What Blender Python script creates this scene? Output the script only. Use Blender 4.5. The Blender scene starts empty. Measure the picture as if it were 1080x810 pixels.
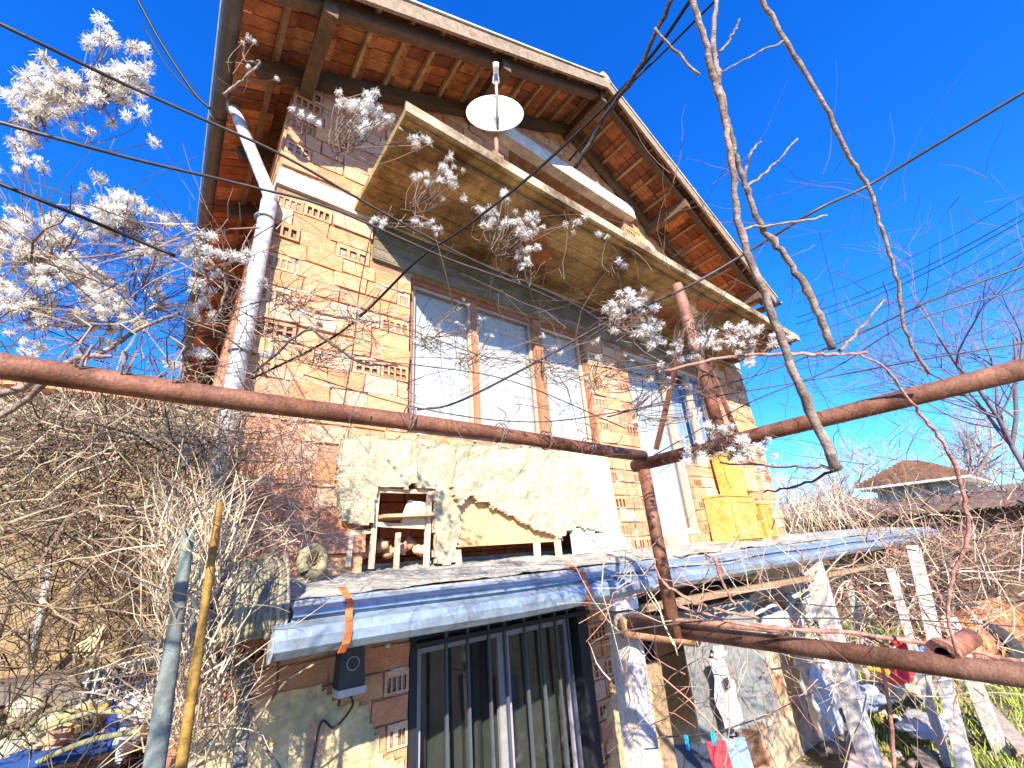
import bpy, math, random
from mathutils import Vector as V, Matrix, noise
R0 = math.radians
rnd = random.Random(7)
sc = bpy.context.scene
col = sc.collection

# ---------------------------------------------------------------- camera
CAMP = V((0.0, -2.8, 0.0))
AX = (V((0.7938, 0.1725, 0.5832)), V((-0.6045, 0.3288, 0.7256)), V((-0.0666, -0.9285, 0.3653)))
FPX = 447.77
cd = bpy.data.cameras.new('camera'); cam = bpy.data.objects.new('camera', cd); col.objects.link(cam)
cd.sensor_width = 36; cd.lens = FPX / 1080 * 36; cd.clip_start = 0.02; cd.clip_end = 3000
right = V((AX[0][0], AX[1][0], AX[2][0])); down = V((AX[0][1], AX[1][1], AX[2][1])); fwd = V((AX[0][2], AX[1][2], AX[2][2]))
mt = Matrix((right, -down, -fwd)).transposed().to_4x4(); mt.translation = CAMP
cam.matrix_world = mt
sc.camera = cam

# ---------------------------------------------------------------- light
SUNV = V((-0.7, -1.0, 0.69)).normalized()       # towards the sun
w = bpy.data.worlds.new('World'); sc.world = w; w.use_nodes = True
nt = w.node_tree; nt.nodes.clear()
out = nt.nodes.new('ShaderNodeOutputWorld'); bg = nt.nodes.new('ShaderNodeBackground')
sky = nt.nodes.new('ShaderNodeTexSky'); sky.sky_type = 'NISHITA'; sky.sun_disc = False
sky.sun_elevation = math.asin(SUNV.z); sky.sun_rotation = math.atan2(SUNV.x, SUNV.y)
sky.altitude = 300; sky.air_density = 1.0; sky.dust_density = 0.35; sky.ozone_density = 3.0
hs = nt.nodes.new('ShaderNodeHueSaturation'); hs.inputs['Saturation'].default_value = 1.35; hs.inputs['Value'].default_value = 1.0
hs.inputs['Hue'].default_value = 0.5
nt.links.new(sky.outputs[0], hs.inputs['Color']); tn = nt.nodes.new('ShaderNodeMix'); tn.data_type = 'RGBA'; tn.blend_type = 'MULTIPLY'; tn.inputs[0].default_value = 1.0
tn.inputs[7].default_value = (0.42, 0.80, 1.38, 1)      # a deep, clear winter blue
nt.links.new(hs.outputs[0], tn.inputs[6]); nt.links.new(tn.outputs[2], bg.inputs[0]); bg.inputs[1].default_value = 0.125
nt.links.new(bg.outputs[0], out.inputs[0])
sd = bpy.data.lights.new('sun', 'SUN'); sd.energy = 5.0; sd.angle = R0(0.5); sd.color = (1.0, 0.93, 0.80)
so = bpy.data.objects.new('sun', sd); col.objects.link(so); so.location = (-20, -30, 25)
so.rotation_euler = SUNV.to_track_quat('Z', 'Y').to_euler()
vs = sc.view_settings; vs.view_transform = 'Standard'; vs.look = 'None'; vs.gamma = 1; vs.use_curve_mapping = False
vs.exposure = 1.4

# ---------------------------------------------------------------- photograph measurements -> places
def ray(px, py):
    c = V((px - 540, py - 405, FPX))
    return V([a.dot(c) for a in AX]).normalized()
def PY(px, py, y):
    r = ray(px, py); return CAMP + r * ((y - CAMP.y) / r.y)
def PX(px, py, x):
    r = ray(px, py); return CAMP + r * (x / r.x)
def PZ(px, py, z):
    r = ray(px, py); return CAMP + r * (z / r.z)
def PD(px, py, d):
    c = V((px - 540, py - 405, FPX)) / FPX * d
    return CAMP + V([a.dot(c) for a in AX])

# ---------------------------------------------------------------- materials
def mat(name, rough=0.85, vscale=6, vamt=0.35, fine=60, famt=0.2, bump=0.3, bscale=40, tint=None, tintamt=0.0, tscale=3,
        metal=0.0, spec=0.3, stretch=(1, 1, 1), trans=0.0, tlo=0.5, thi=0.62):
    m = bpy.data.materials.new(name); m.use_nodes = True
    n = m.node_tree.nodes; l = m.node_tree.links
    b = n['Principled BSDF']
    at = n.new('ShaderNodeAttribute'); at.attribute_name = 'col'
    tc = n.new('ShaderNodeTexCoord'); mp = n.new('ShaderNodeMapping'); mp.inputs['Scale'].default_value = stretch
    l.new(tc.outputs['Object'], mp.inputs[0])
    def nz(scale, det=5):
        x = n.new('ShaderNodeTexNoise'); x.inputs['Scale'].default_value = scale; x.inputs['Detail'].default_value = det
        x.inputs['Roughness'].default_value = 0.65
        l.new(mp.outputs[0], x.inputs['Vector']); return x
    def ramp(src, lo, hi, a=0.3, c=0.7):
        r = n.new('ShaderNodeMapRange'); r.inputs['From Min'].default_value = a; r.inputs['From Max'].default_value = c
        r.inputs['To Min'].default_value = lo; r.inputs['To Max'].default_value = hi
        l.new(src, r.inputs[0]); return r.outputs[0]
    cur = at.outputs['Color']
    if tint:
        t = nz(tscale, 8); f = ramp(t.outputs[0], 0, tintamt, tlo, thi)
        mx = n.new('ShaderNodeMix'); mx.data_type = 'RGBA'; l.new(f, mx.inputs[0]); l.new(cur, mx.inputs[6]); mx.inputs[7].default_value = (*tint, 1)
        cur = mx.outputs[2]
    for scl, amt in ((vscale, vamt), (fine, famt)):
        if amt:
            f = ramp(nz(scl).outputs[0], 1 - amt, 1 + amt)
            mx = n.new('ShaderNodeVectorMath'); mx.operation = 'SCALE'; l.new(cur, mx.inputs[0]); l.new(f, mx.inputs['Scale']); cur = mx.outputs[0]
    l.new(cur, b.inputs['Base Color'])
    b.inputs['Roughness'].default_value = rough; b.inputs['Metallic'].default_value = metal
    b.inputs['Specular IOR Level'].default_value = spec
    if bump:
        bp = n.new('ShaderNodeBump'); bp.inputs['Strength'].default_value = bump; bp.inputs['Distance'].default_value = 0.01
        l.new(nz(bscale, 6).outputs[0], bp.inputs['Height']); l.new(bp.outputs[0], b.inputs['Normal'])
    if trans:
        o = n['Material Output']; tr = n.new('ShaderNodeBsdfTranslucent'); l.new(cur, tr.inputs[0])
        ms = n.new('ShaderNodeMixShader'); ms.inputs[0].default_value = trans
        l.new(b.outputs[0], ms.inputs[1]); l.new(tr.outputs[0], ms.inputs[2]); l.new(ms.outputs[0], o.inputs[0])
    return m
BRICK = mat('brick_clay', 0.9, 9, 0.22, 70, 0.28, 0.9, 45, tint=(0.5, 0.4, 0.32), tintamt=0.7, tscale=3.5, tlo=0.55, thi=0.75, stretch=(1, 1, 2.2))
MORTAR = mat('old_mortar', 0.95, 8, 0.3, 60, 0.3, 0.6, 50, tint=(0.42, 0.37, 0.31), tintamt=0.9, tscale=5)
CONC = mat('concrete', 0.9, 3.5, 0.3, 50, 0.25, 0.6, 35, tint=(0.13, 0.085, 0.035), tintamt=0.8, tscale=2.2, tlo=0.45, thi=0.7)
LEDGE = mat('mossy_concrete', 0.95, 5, 0.35, 40, 0.35, 1.0, 30, tint=(0.10, 0.10, 0.085), tintamt=0.8, tscale=3.5, tlo=0.55, thi=0.7)
SLABM = mat('stained_concrete', 0.9, 2.5, 0.35, 30, 0.3, 0.6, 25, tint=(0.08, 0.035, 0.01), tintamt=0.9, tscale=2.2, tlo=0.40, thi=0.62)
PLASTER = mat('lime_plaster', 0.95, 4, 0.3, 30, 0.22, 0.8, 22, tint=(0.24, 0.22, 0.17), tintamt=0.85, tscale=2.6, tlo=0.5, thi=0.66)
WOOD = mat('old_wood', 0.8, 4, 0.3, 25, 0.3, 0.5, 30, stretch=(1, 1, 1), tint=(0.06, 0.035, 0.02), tintamt=0.5, tscale=4)
TILE = mat('roof_tile', 0.85, 7, 0.35, 40, 0.25, 0.6, 30, tint=(0.12, 0.05, 0.025), tintamt=0.7, tscale=4, tlo=0.5, thi=0.7)
RUST = mat('rusty_metal', 0.6, 14, 0.45, 120, 0.35, 0.3, 160, tint=(0.10, 0.035, 0.015), tintamt=0.8, tscale=6, metal=0.15)
ZINC = mat('galvanised_metal', 0.5, 5, 0.25, 30, 0.2, 0.2, 30, tint=(0.12, 0.13, 0.14), tintamt=0.8, tscale=7, tlo=.48, thi=.7, metal=0.25, spec=0.5)
PAINT = mat('paint', 0.5, 4, 0.12, 30, 0.1, 0.15, 30)
WHITEP = mat('limewashed_wood', 0.85, 5, 0.25, 40, 0.25, 0.9, 35, tint=(0.30, 0.22, 0.16), tintamt=0.7, tscale=7, tlo=0.55, thi=0.7)
FOAM = mat('insulation_foam', 0.95, 8, 0.2, 110, 0.45, 1.0, 110)
TWIG = mat('twig_bark', 0.85, 20, 0.3, 120, 0.2, 0.3, 100)
CANE = mat('vine_bark', 0.8, 25, 0.55, 120, 0.3, 0.8, 90)
FLUFF = mat('seed_fluff', 0.9, 20, 0.1, 100, 0.0, 0, 1, trans=0.4)
CLOTH = mat('cloth', 0.95, 10, 0.15, 80, 0.1, 0.3, 80, trans=0.15)
CURT = mat('net_curtain', 0.95, 6, 0.08, 60, 0.03, 0.1, 120, trans=0.35)
GROUND = mat('yard_soil', 0.95, 1.2, 0.3, 14, 0.35, 1.0, 10, tint=(0.17, 0.16, 0.05), tintamt=0.8, tscale=0.5, tlo=0.40, thi=0.56)
STONE = mat('field_stone', 0.9, 4, 0.35, 30, 0.25, 0.8, 20)
WOODP = mat('painted_wood', 0.7, 6, 0.3, 30, 0.3, 0.5, 30, tint=(0.36, 0.22, 0.12), tintamt=0.7, tscale=7, tlo=.52, thi=.66)
WIRE = mat('wire', 0.5, 30, 0.3, 60, 0.1, 0, 1, metal=0.3)
def glassmat():
    m = bpy.data.materials.new('window_glass'); m.use_nodes = True; n = m.node_tree.nodes; l = m.node_tree.links; n.clear()
    o = n.new('ShaderNodeOutputMaterial'); t = n.new('ShaderNodeBsdfTransparent'); g = n.new('ShaderNodeBsdfGlossy')
    g.inputs['Roughness'].default_value = 0.03; t.inputs[0].default_value = (0.9, 0.93, 0.92, 1)
    f = n.new('ShaderNodeLayerWeight'); f.inputs['Blend'].default_value = 0.5
    pw = n.new('ShaderNodeMath'); pw.operation = 'POWER'; pw.inputs[1].default_value = 3.0; l.new(f.outputs['Facing'], pw.inputs[0])
    mp = n.new('ShaderNodeMath'); mp.operation = 'MULTIPLY_ADD'; mp.inputs[1].default_value = 0.5; mp.inputs[2].default_value = 0.03
    l.new(pw.outputs[0], mp.inputs[0]); ms = n.new('ShaderNodeMixShader'); l.new(mp.outputs[0], ms.inputs[0])
    l.new(t.outputs[0], ms.inputs[1]); l.new(g.outputs[0], ms.inputs[2]); l.new(ms.outputs[0], o.inputs[0])
    return m
GLASS = glassmat()

# ---------------------------------------------------------------- mesh builder
def jit(c, a=0.12, r=rnd):
    k = 1 + r.uniform(-a, a); return (c[0] * k, c[1] * k * (1 + r.uniform(-a, a) * 0.25), c[2] * k * (1 + r.uniform(-a, a) * 0.3))
class MB:
    def __init__(s): s.v = []; s.f = []; s.c = []; s.smooth = []
    def face(s, idx, c, sm=False): s.f.append(idx); s.c.append(c); s.smooth.append(sm)
    def poly(s, pts, c, sm=False):
        b = len(s.v); s.v += [tuple(p) for p in pts]; s.face(list(range(b, b + len(pts))), c, sm)
    def hexa(s, p, c):   # 8 points: bottom 4, top 4
        b = len(s.v); s.v += [tuple(q) for q in p]
        for q in ((3, 2, 1, 0), (4, 5, 6, 7), (0, 1, 5, 4), (1, 2, 6, 5), (2, 3, 7, 6), (3, 0, 4, 7)):
            s.face([b + i for i in q], c)
    def box(s, x0, x1, y0, y1, z0, z1, c, j=0.0, r=rnd):
        p = [(x0, y0, z0), (x1, y0, z0), (x1, y1, z0), (x0, y1, z0), (x0, y0, z1), (x1, y0, z1), (x1, y1, z1), (x0, y1, z1)]
        if j: p = [tuple(k + r.uniform(-j, j) for k in q) for q in p]
        s.hexa(p, c)
    def bar(s, a, b, wd, th, c, up=None, w2=None, t2=None, bow=0.0):   # beam from a to b, wd sideways, th along up
        a = V(a); b = V(b); d = (b - a).normalized()
        u = V(up) if up else V((0, 0, 1))
        if abs(d.dot(u)) > 0.98: u = V((0, 1, 0))
        sd = d.cross(u).normalized(); u = sd.cross(d).normalized()
        w2 = w2 or wd; t2 = t2 or th
        n = 6 if bow else 1; ring = []
        for i in range(n + 1):
            t = i / n; c0 = a.lerp(b, t) + (sd * math.sin(t * 5.1) + u * math.sin(t * 3.7 + 1)) * bow
            W = wd + (w2 - wd) * t; T = th + (t2 - th) * t
            ring.append([c0 - sd * W / 2 - u * T / 2, c0 + sd * W / 2 - u * T / 2, c0 + sd * W / 2 + u * T / 2, c0 - sd * W / 2 + u * T / 2])
        bb = len(s.v)
        for q in ring: s.v += [tuple(k) for k in q]
        for i in range(n):
            for k in range(4):
                s.face([bb + i * 4 + k, bb + i * 4 + (k + 1) % 4, bb + i * 4 + 4 + (k + 1) % 4, bb + i * 4 + 4 + k], c)
        s.face([bb + 3, bb + 2, bb + 1, bb], c); s.face([bb + n * 4 + k for k in range(4)], c)
    def tube(s, pts, rad, c, sides=6, cap=True, knob=0.0, r=rnd, cfun=None):
        pts = [V(p) for p in pts]; n = len(pts)
        rads = rad if isinstance(rad, (list, tuple)) else [rad] * n
        bb = len(s.v); prev = None
        for i, p in enumerate(pts):
            d = (pts[min(i + 1, n - 1)] - pts[max(i - 1, 0)])
            d = d.normalized() if d.length > 1e-9 else V((0, 0, 1))
            if prev is None:
                u = d.orthogonal().normalized()
            else:
                u = prev - d * prev.dot(d); u = u.normalized() if u.length > 1e-6 else d.orthogonal().normalized()
            prev = u; q = d.cross(u)
            for k in range(sides):
                a = 2 * math.pi * k / sides; R = rads[i] * (1 + (r.uniform(-knob, knob) if knob else 0))
                s.v.append(tuple(p + (u * math.cos(a) + q * math.sin(a)) * R))
        for i in range(n - 1):
            cc = cfun(i) if cfun else c
            for k in range(sides):
                k2 = (k + 1) % sides
                s.face([bb + i * sides + k, bb + i * sides + k2, bb + (i + 1) * sides + k2, bb + (i + 1) * sides + k], cc, sides > 4)
        if cap:
            s.face([bb + k for k in range(sides)][::-1], c); s.face([bb + (n - 1) * sides + k for k in range(sides)], c)
    def pipe(s, a, b, ro, ri, c, cin, sides=16, n=1):   # open hollow pipe
        a = V(a); b = V(b); d = (b - a).normalized(); u = d.orthogonal().normalized(); q = d.cross(u)
        def rg(p, R):
            bb = len(s.v); s.v += [tuple(p + (u * math.cos(2 * math.pi * k / sides) + q * math.sin(2 * math.pi * k / sides)) * R) for k in range(sides)]; return bb
        outs = [rg(a.lerp(b, i / n), ro) for i in range(n + 1)]; i0 = rg(a, ri); i1 = rg(b, ri)
        for k in range(sides):
            k2 = (k + 1) % sides
            for i in range(n): s.face([outs[i] + k, outs[i] + k2, outs[i + 1] + k2, outs[i + 1] + k], c, True)
            s.face([i0 + k2, i0 + k, i1 + k, i1 + k2], cin, True)
            s.face([outs[0] + k2, outs[0] + k, i0 + k, i0 + k2], c); s.face([outs[n] + k, outs[n] + k2, i1 + k2, i1 + k], c)
    def torus(s, ce, nrm, R, r_, c, seg=20, sides=6, wob=0.0, rr=rnd):
        ce = V(ce); nrm = V(nrm).normalized(); u = nrm.orthogonal().normalized(); q = nrm.cross(u)
        pts = [ce + (u * math.cos(2 * math.pi * k / seg) + q * math.sin(2 * math.pi * k / seg)) * R * (1 + rr.uniform(-wob, wob)) + nrm * rr.uniform(-wob, wob) * R for k in range(seg)]
        s.tube(pts + [pts[0]], r_, c, sides, cap=False)
    def blob(s, ce, rad, c, seg=12, rings=8, amp=0.25, fr=1.5, seed=0):
        ce = V(ce); bb = len(s.v)
        for i in range(rings + 1):
            th = math.pi * i / rings
            for k in range(seg):
                a = 2 * math.pi * k / seg; d = V((math.sin(th) * math.cos(a), math.sin(th) * math.sin(a), math.cos(th)))
                m = 1 + amp * noise.noise(d * fr + V((seed * 3.1, seed, 0)))
                s.v.append((ce.x + d.x * rad[0] * m, ce.y + d.y * rad[1] * m, ce.z + d.z * rad[2] * m))
        for i in range(rings):
            for k in range(seg):
                k2 = (k + 1) % seg
                s.face([bb + i * seg + k, bb + (i + 1) * seg + k, bb + (i + 1) * seg + k2, bb + i * seg + k2], c, True)
    def sheet(s, fn, nu, nv, c, sm=True, cfun=None):
        bb = len(s.v)
        for j in range(nv + 1):
            for i in range(nu + 1): s.v.append(tuple(fn(i / nu, j / nv)))
        for j in range(nv):
            for i in range(nu):
                a = bb + j * (nu + 1) + i
                s.face([a, a + 1, a + nu + 2, a + nu + 1], cfun(i / nu, j / nv) if cfun else c, sm)
    def build(s, name, m, parent=None, base=None):
        me = bpy.data.meshes.new(name)
        org = V(base) if base is not None else V((0, 0, 0))
        if parent is not None: org = V(parent['_o'])
        me.from_pydata([(x - org.x, y - org.y, z - org.z) for x, y, z in s.v], [], s.f)
        a = me.attributes.new('col', 'FLOAT_COLOR', 'FACE')
        buf = []
        for c in s.c: buf += [c[0], c[1], c[2], 1.0]
        a.data.foreach_set('color', buf)
        me.polygons.foreach_set('use_smooth', s.smooth)
        me.materials.append(m); me.update()
        o = bpy.data.objects.new(name, me); col.objects.link(o)
        o['_o'] = tuple(org)
        if parent is not None: o.parent = parent
        else: o.location = org
        return o
def empty(name, loc, label=None, cat=None, group=None):
    o = bpy.data.objects.new(name, None); col.objects.link(o); o.location = loc; o['_o'] = tuple(loc); o.empty_display_size = 0.1
    tag(o, label, cat, group); return o
def tag(o, label=None, cat=None, group=None, kind=None):
    if label: o['label'] = label
    if cat: o['category'] = cat
    if group: o['group'] = group
    if kind: o['kind'] = kind
    return o
def smooth_path(pts, n=6):
    pts = [V(p) for p in pts]
    if len(pts) < 3: return [pts[0].lerp(pts[1], i / n) for i in range(n + 1)]
    P = [pts[0] * 2 - pts[1]] + pts + [pts[-1] * 2 - pts[-2]]; o = []
    for i in range(1, len(P) - 2):
        for k in range(n):
            t = k / n; a, b, c, d = P[i - 1], P[i], P[i + 1], P[i + 2]
            o.append(0.5 * ((2 * b) + (c - a) * t + (2 * a - 5 * b + 4 * c - d) * t * t + (3 * b - a - 3 * c + d) * t ** 3))
    o.append(pts[-1]); return o

# colours
BR = (0.60, 0.255, 0.12); BRY = (0.62, 0.30, 0.15); GREY = (0.33, 0.30, 0.25); DARK = (0.03, 0.025, 0.02)
TW = [(0.24, 0.165, 0.10), (0.36, 0.275, 0.175), (0.10, 0.065, 0.045), (0.48, 0.39, 0.27), (0.22, 0.11, 0.08)]

# ================================================================= SETTING
GZ = -2.3
def gh(x, y):
    h = GZ
    if x < 0.2:                                                # bank on the left
        h += 1.5 * min(1, max(0, (-x + 0.1) / 0.8)) * min(1, max(0, (y + 0.3) / 1.2))
    d = math.hypot(x, y)
    if y < -1.6: h += 0.75 * min(1, (-1.6 - y) / 0.6) * max(0, 1 - abs(x) / 4)
    if x > 14: h += 0.02 * (x - 14)
    if d > 60: h += (d - 60) * 0.03
    h += 0.06 * noise.noise(V((x * 0.9, y * 0.9, 0))) + 0.02 * noise.noise(V((x * 4, y * 4, 3)))
    return h
def axis(lo, hi):
    a = []; x = 0
    st = 0.2
    while x < hi:
        a.append(x); x += st; st = 0.2 if x < 14 else st * 1.25
    b = []; x = -0.2; st = 0.2
    while x > lo:
        b.append(x); x -= st; st = 0.2 if x > -6 else st * 1.25
    return b[::-1] + a
xs = axis(-600, 900); ys = axis(-600, 900)
g = MB()
for yy in ys:
    for xx in xs: g.v.append((xx, yy, gh(xx, yy)))
nx = len(xs)
for j in range(len(ys) - 1):
    for i in range(nx - 1):
        g.face([j * nx + i, j * nx + i + 1, (j + 1) * nx + i + 1, (j + 1) * nx + i], (0.24, 0.19, 0.13), True)
tag(g.build('ground', GROUND), kind='structure')
# grass blades in the yard on the right
gr = MB(); r = random.Random(3)
for k in range(34000):
    x = 6.6 + 15 * r.random() ** 1.2; y = r.uniform(-4.5, 6)
    if noise.noise(V((x * 0.45, y * 0.45, 9))) < -0.12: continue
    z = gh(x, y); a = r.uniform(0, 6.28); h = r.uniform(0.04, 0.13) * (1 + x / 20); wd = 0.003 + 0.0007 * x
    lean = V((r.uniform(-1, 1), r.uniform(-1, 1), 0)) * h * 0.6; s = V((math.cos(a), math.sin(a), 0)) * wd
    p = V((x, y, z))
    c = jit(r.choice([(0.24, 0.32, 0.04), (0.30, 0.36, 0.05), (0.42, 0.40, 0.12), (0.16, 0.24, 0.03)]), 0.2, r)
    gr.poly([p - s, p + s, p + s * 0.3 + lean + V((0, 0, h)), p - s * 0.3 + lean + V((0, 0, h))], c)
tag(gr.build('grass', TWIG), kind='stuff', label='short green and yellow grass growing over the yard', cat='grass')

# ================================================================= HOUSE
HX0, HX1 = 0.2, 7.2
house = empty('brick_house', (3.7, 0, GZ), 'unplastered orange hollow brick house with gable roof, balcony slab and patched windows', 'house')
RX, RZ, SL = 3.55, 5.66, 0.55
def zr(x): return RZ - SL * abs(x - RX)
# openings in the front wall (x0,x1,z0,z1)
OPEN = [(1.25, 3.36, 0.90, 2.22), (0.98, 3.36, -0.08, 0.74), (4.03, 5.98, 0.04, 2.22), (1.30, 2.86, -2.2, -0.42), (3.55, 5.2, -2.2, -0.45), (2.45, 4.6, 3.2, 4.5)]
XC = sorted({HX0, HX1} | {o[0] for o in OPEN} | {o[1] for o in OPEN}); ZC = sorted({GZ - 0.3, 3.0} | {o[2] for o in OPEN if o[2] < 3} | {o[3] for o in OPEN if o[3] < 3})
wall = MB()
for i in range(len(XC) - 1):
    for j in range(len(ZC) - 1):
        cx = (XC[i] + XC[i + 1]) / 2; cz = (ZC[j] + ZC[j + 1]) / 2
        if any(o[0] < cx < o[1] and o[2] < cz < o[3] for o in OPEN): continue
        wall.box(XC[i], XC[i + 1], 0.012, 0.28, ZC[j], ZC[j + 1], (0.30, 0.16, 0.09))
# gable backing
for (x0, x1) in ((HX0, 2.45), (4.6, HX1)):
    wall.hexa([(x0, .012, 3.0), (x1, .012, 3.0), (x1, .28, 3.0), (x0, .28, 3.0), (x0, .012, zr(x0) - .1), (x1, .012, zr(x1) - .1), (x1, .28, zr(x1) - .1), (x0, .28, zr(x0) - .1)], (0.30, 0.16, 0.09))
wall.box(2.45, 4.6, 0.012, 0.28, 3.0, 3.2, (0.30, 0.16, 0.09))
for (x0, x1) in ((2.45, RX), (RX, 4.6)):
    wall.hexa([(x0, .012, 4.5), (x1, .012, 4.5), (x1, .28, 4.5), (x0, .28, 4.5), (x0, .012, zr(x0) - .1), (x1, .012, zr(x1) - .1), (x1, .28, zr(x1) - .1), (x0, .28, zr(x0) - .1)], (0.30, 0.16, 0.09))
# side and back walls
wall.box(HX0, HX0 + 0.25, 0.28, 9.3, GZ - 0.3, 3.62, (0.40, 0.22, 0.13)); wall.box(HX1 - 0.25, HX1, 0.28, 9.3, GZ - 0.3, 3.62, (0.40, 0.22, 0.13))
wall.box(HX0 + .25, HX1 - .25, 9.0, 9.3, GZ - 0.3, 3.4, (0.40, 0.22, 0.13))
wall.box(HX0 + .25, HX1 - .25, 0.28, 9.0, -0.2, -0.02, (0.3, 0.3, 0.28)); wall.box(HX0 + .25, HX1 - .25, 0.28, 9.0, 2.6, 2.75, (0.3, 0.3, 0.28))
wall.build('wall', MORTAR, house)

def brick(mb, x0, x1, z0, z1, r, hollow=None, clip=True):
    c = jit(r.choice([BR, BR, BRY, BRY, (0.56, 0.25, 0.135), (0.66, 0.38, 0.235)]), 0.12, r)
    dy = r.uniform(-0.012, 0.007); j = 0.0085
    if r.random() < 0.05: dy -= 0.012
    p = [(x0, 0), (x1, 0), (x1, .06), (x0, .06)]
    tilt = r.uniform(-0.006, 0.006)
    if hollow is None:
        q = []
        for (zz, s) in ((z0, -1), (z1, 1)):
            for (x, y) in p: q.append((x + r.uniform(-j, j), y + dy + (s * tilt * 0.5 if y == 0 else 0) + r.uniform(-.002, .002), zz + r.uniform(-j, j)))
        if clip:
            for k in range(4, 8):
                lim = zr(q[k][0]) - 0.12; 
                if q[k][2] > lim: q[k] = (q[k][0], q[k][1], max(lim, q[k - 4][2] + .005))
        mb.hexa(q, c); return
    nu, rows = hollow
    W = x1 - x0; Hh = z1 - z0; dk = (c[0] * .4, c[1] * .27, c[2] * .2)  # hole walls and near-black backs have recess shade put into their colour
    m = 0.012; cw = (W - 2 * m) / nu; us = [x0]
    for i in range(nu): us += [x0 + m + i * cw + cw * .16, x0 + m + i * cw + cw * .84]
    us += [x1]
    zs = [z0]; tot = Hh - 0.03; z = z0 + 0.014
    for fr, gp in rows:
        zs += [z, z + tot * fr]; z += tot * fr + 0.008
    zs += [z1]
    Y = dy
    for a in range(len(us) - 1):
        for b in range(len(zs) - 1):
            A, B, C2, D2 = us[a], us[a + 1], zs[b], zs[b + 1]
            if a % 2 == 1 and b % 2 == 1 and r.random() > 0.04:
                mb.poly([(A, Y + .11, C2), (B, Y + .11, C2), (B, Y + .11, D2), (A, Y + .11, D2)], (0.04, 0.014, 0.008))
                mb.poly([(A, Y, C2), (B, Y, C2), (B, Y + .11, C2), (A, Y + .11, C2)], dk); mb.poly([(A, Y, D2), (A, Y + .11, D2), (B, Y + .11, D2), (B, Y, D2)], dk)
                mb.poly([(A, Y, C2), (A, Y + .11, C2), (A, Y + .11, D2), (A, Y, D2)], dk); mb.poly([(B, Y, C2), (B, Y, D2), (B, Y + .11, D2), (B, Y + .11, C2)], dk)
            else:
                mb.poly([(A, Y, C2), (B, Y, C2), (B, Y, D2), (A, Y, D2)], c)
    mb.poly([(x0, Y, z0), (x1, Y, z0), (x1, .06, z0), (x0, .06, z0)][::-1], c); mb.poly([(x0, Y, z1), (x1, Y, z1), (x1, .06, z1), (x0, .06, z1)], c)
    mb.poly([(x0, Y, z0), (x0, Y, z1), (x0, .06, z1), (x0, .06, z0)], c); mb.poly([(x1, Y, z0), (x1, .06, z0), (x1, .06, z1), (x1, Y, z1)], c)
H1 = ((.80, 0),); H2 = ((.42, 0), (.42, 0))
r = random.Random(11)
bk = MB(); CH = 0.131
BAND = (2.60, 2.76)
OB = OPEN + [(0.0, 7.4, 2.60, 2.76), (0.9, 6.1, 2.22, 2.60), (0.15, 8, -0.16, -0.07), (2.1, 4.75, 4.5, 4.72)]
z = -2.3; row = 0
while z < 5.6:
    z1 = z + CH - 0.010
    cz = (z + z1) / 2
    segs = [(HX0, HX1)]
    for o in OB:
        if o[2] - 0.02 < cz < o[3] + 0.02:
            ns = []
            for a, b in segs:
                if o[1] <= a or o[0] >= b: ns.append((a, b)); continue
                if o[0] > a: ns.append((a, o[0]))
                if o[1] < b: ns.append((o[1], b))
            segs = ns
    for a, b in segs:
        x = a; first = True
        if b - a < 0.05: continue
        off = 0.12 * (row % 2)
        while x < b - 0.001:
            hollow = None; L = 0.25
            edge = first or (b - x) < 0.3
            if edge and (row % 2 == 0 or r.random() < .15) and b - a > 0.2:
                L = r.choice([.19, .22, .25]); hollow = (r.choice([3, 4, 4]), r.choice([H1, H1, H1, H2]))
            elif first and row % 2: L = 0.25 if r.random() < .6 else .13
            elif r.random() < 0.05 or (z < -0.2 and x > HX0 + .7 and r.random() < .3): L = 0.2; hollow = (r.choice([3, 4]), r.choice([H1, H2]))
            elif r.random() < 0.12: L = r.choice([.12, .18])
            xe = min(x + L, b)
            if b - xe < 0.07: xe = b
            if xe - x < 0.1: hollow = None
            if z1 + 0.02 < zr((x + xe) / 2) + 0.05 and not (z > 3 and z + .04 > zr((x + xe) / 2) - .1):
                # gaps where plaster covers the lowest storey on the left
                brick(bk, x + 0.004, xe - 0.006, z, z1, r, hollow)
            x = xe; first = False
    z += CH; row += 1
bk.build('brickwork', BRICK, house)
# left side brick face (seen at a grazing angle)
sb = MB(); z = -2.3; row = 0
while z < 3.5:
    y = 0.0 if row % 2 else -0.0; 
    first = True
    while y < 9:
        L = 0.13 if (first and row % 2) else 0.25
        c = jit(r.choice([BR, BRY, (0.52, 0.20, 0.10)]), .12, r)
        sb.box(HX0 - 0.012 + r.uniform(-.006, .004), HX0 + 0.04, y + .065 if first else y, y + L - .006, z, z + CH - .007, c, 0.002, r)
        y += L; first = False
    z += CH; row += 1
sb.build('side_brickwork', BRICK, house)
# mortar blobs squeezed from joints
mbb = MB()
for k in range(900):
    x = r.uniform(HX0 + .05, HX1 - .1); zz = GZ + CH * r.randint(0, 60) + r.uniform(-.01, .01)
    if any(o[0] - .05 < x < o[1] + .05 and o[2] - .05 < zz < o[3] + .05 for o in OB) or zz > zr(x) - .2: continue
    mbb.blob((x, -0.000, zz), (r.uniform(.015, .09), r.uniform(.006, .014), r.uniform(.004, .013)), jit((0.5, 0.43, 0.35), .2, r), 8, 5, .6, 2, k)
tag(mbb.build('mortar_blobs', MORTAR, house), kind='stuff')
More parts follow.
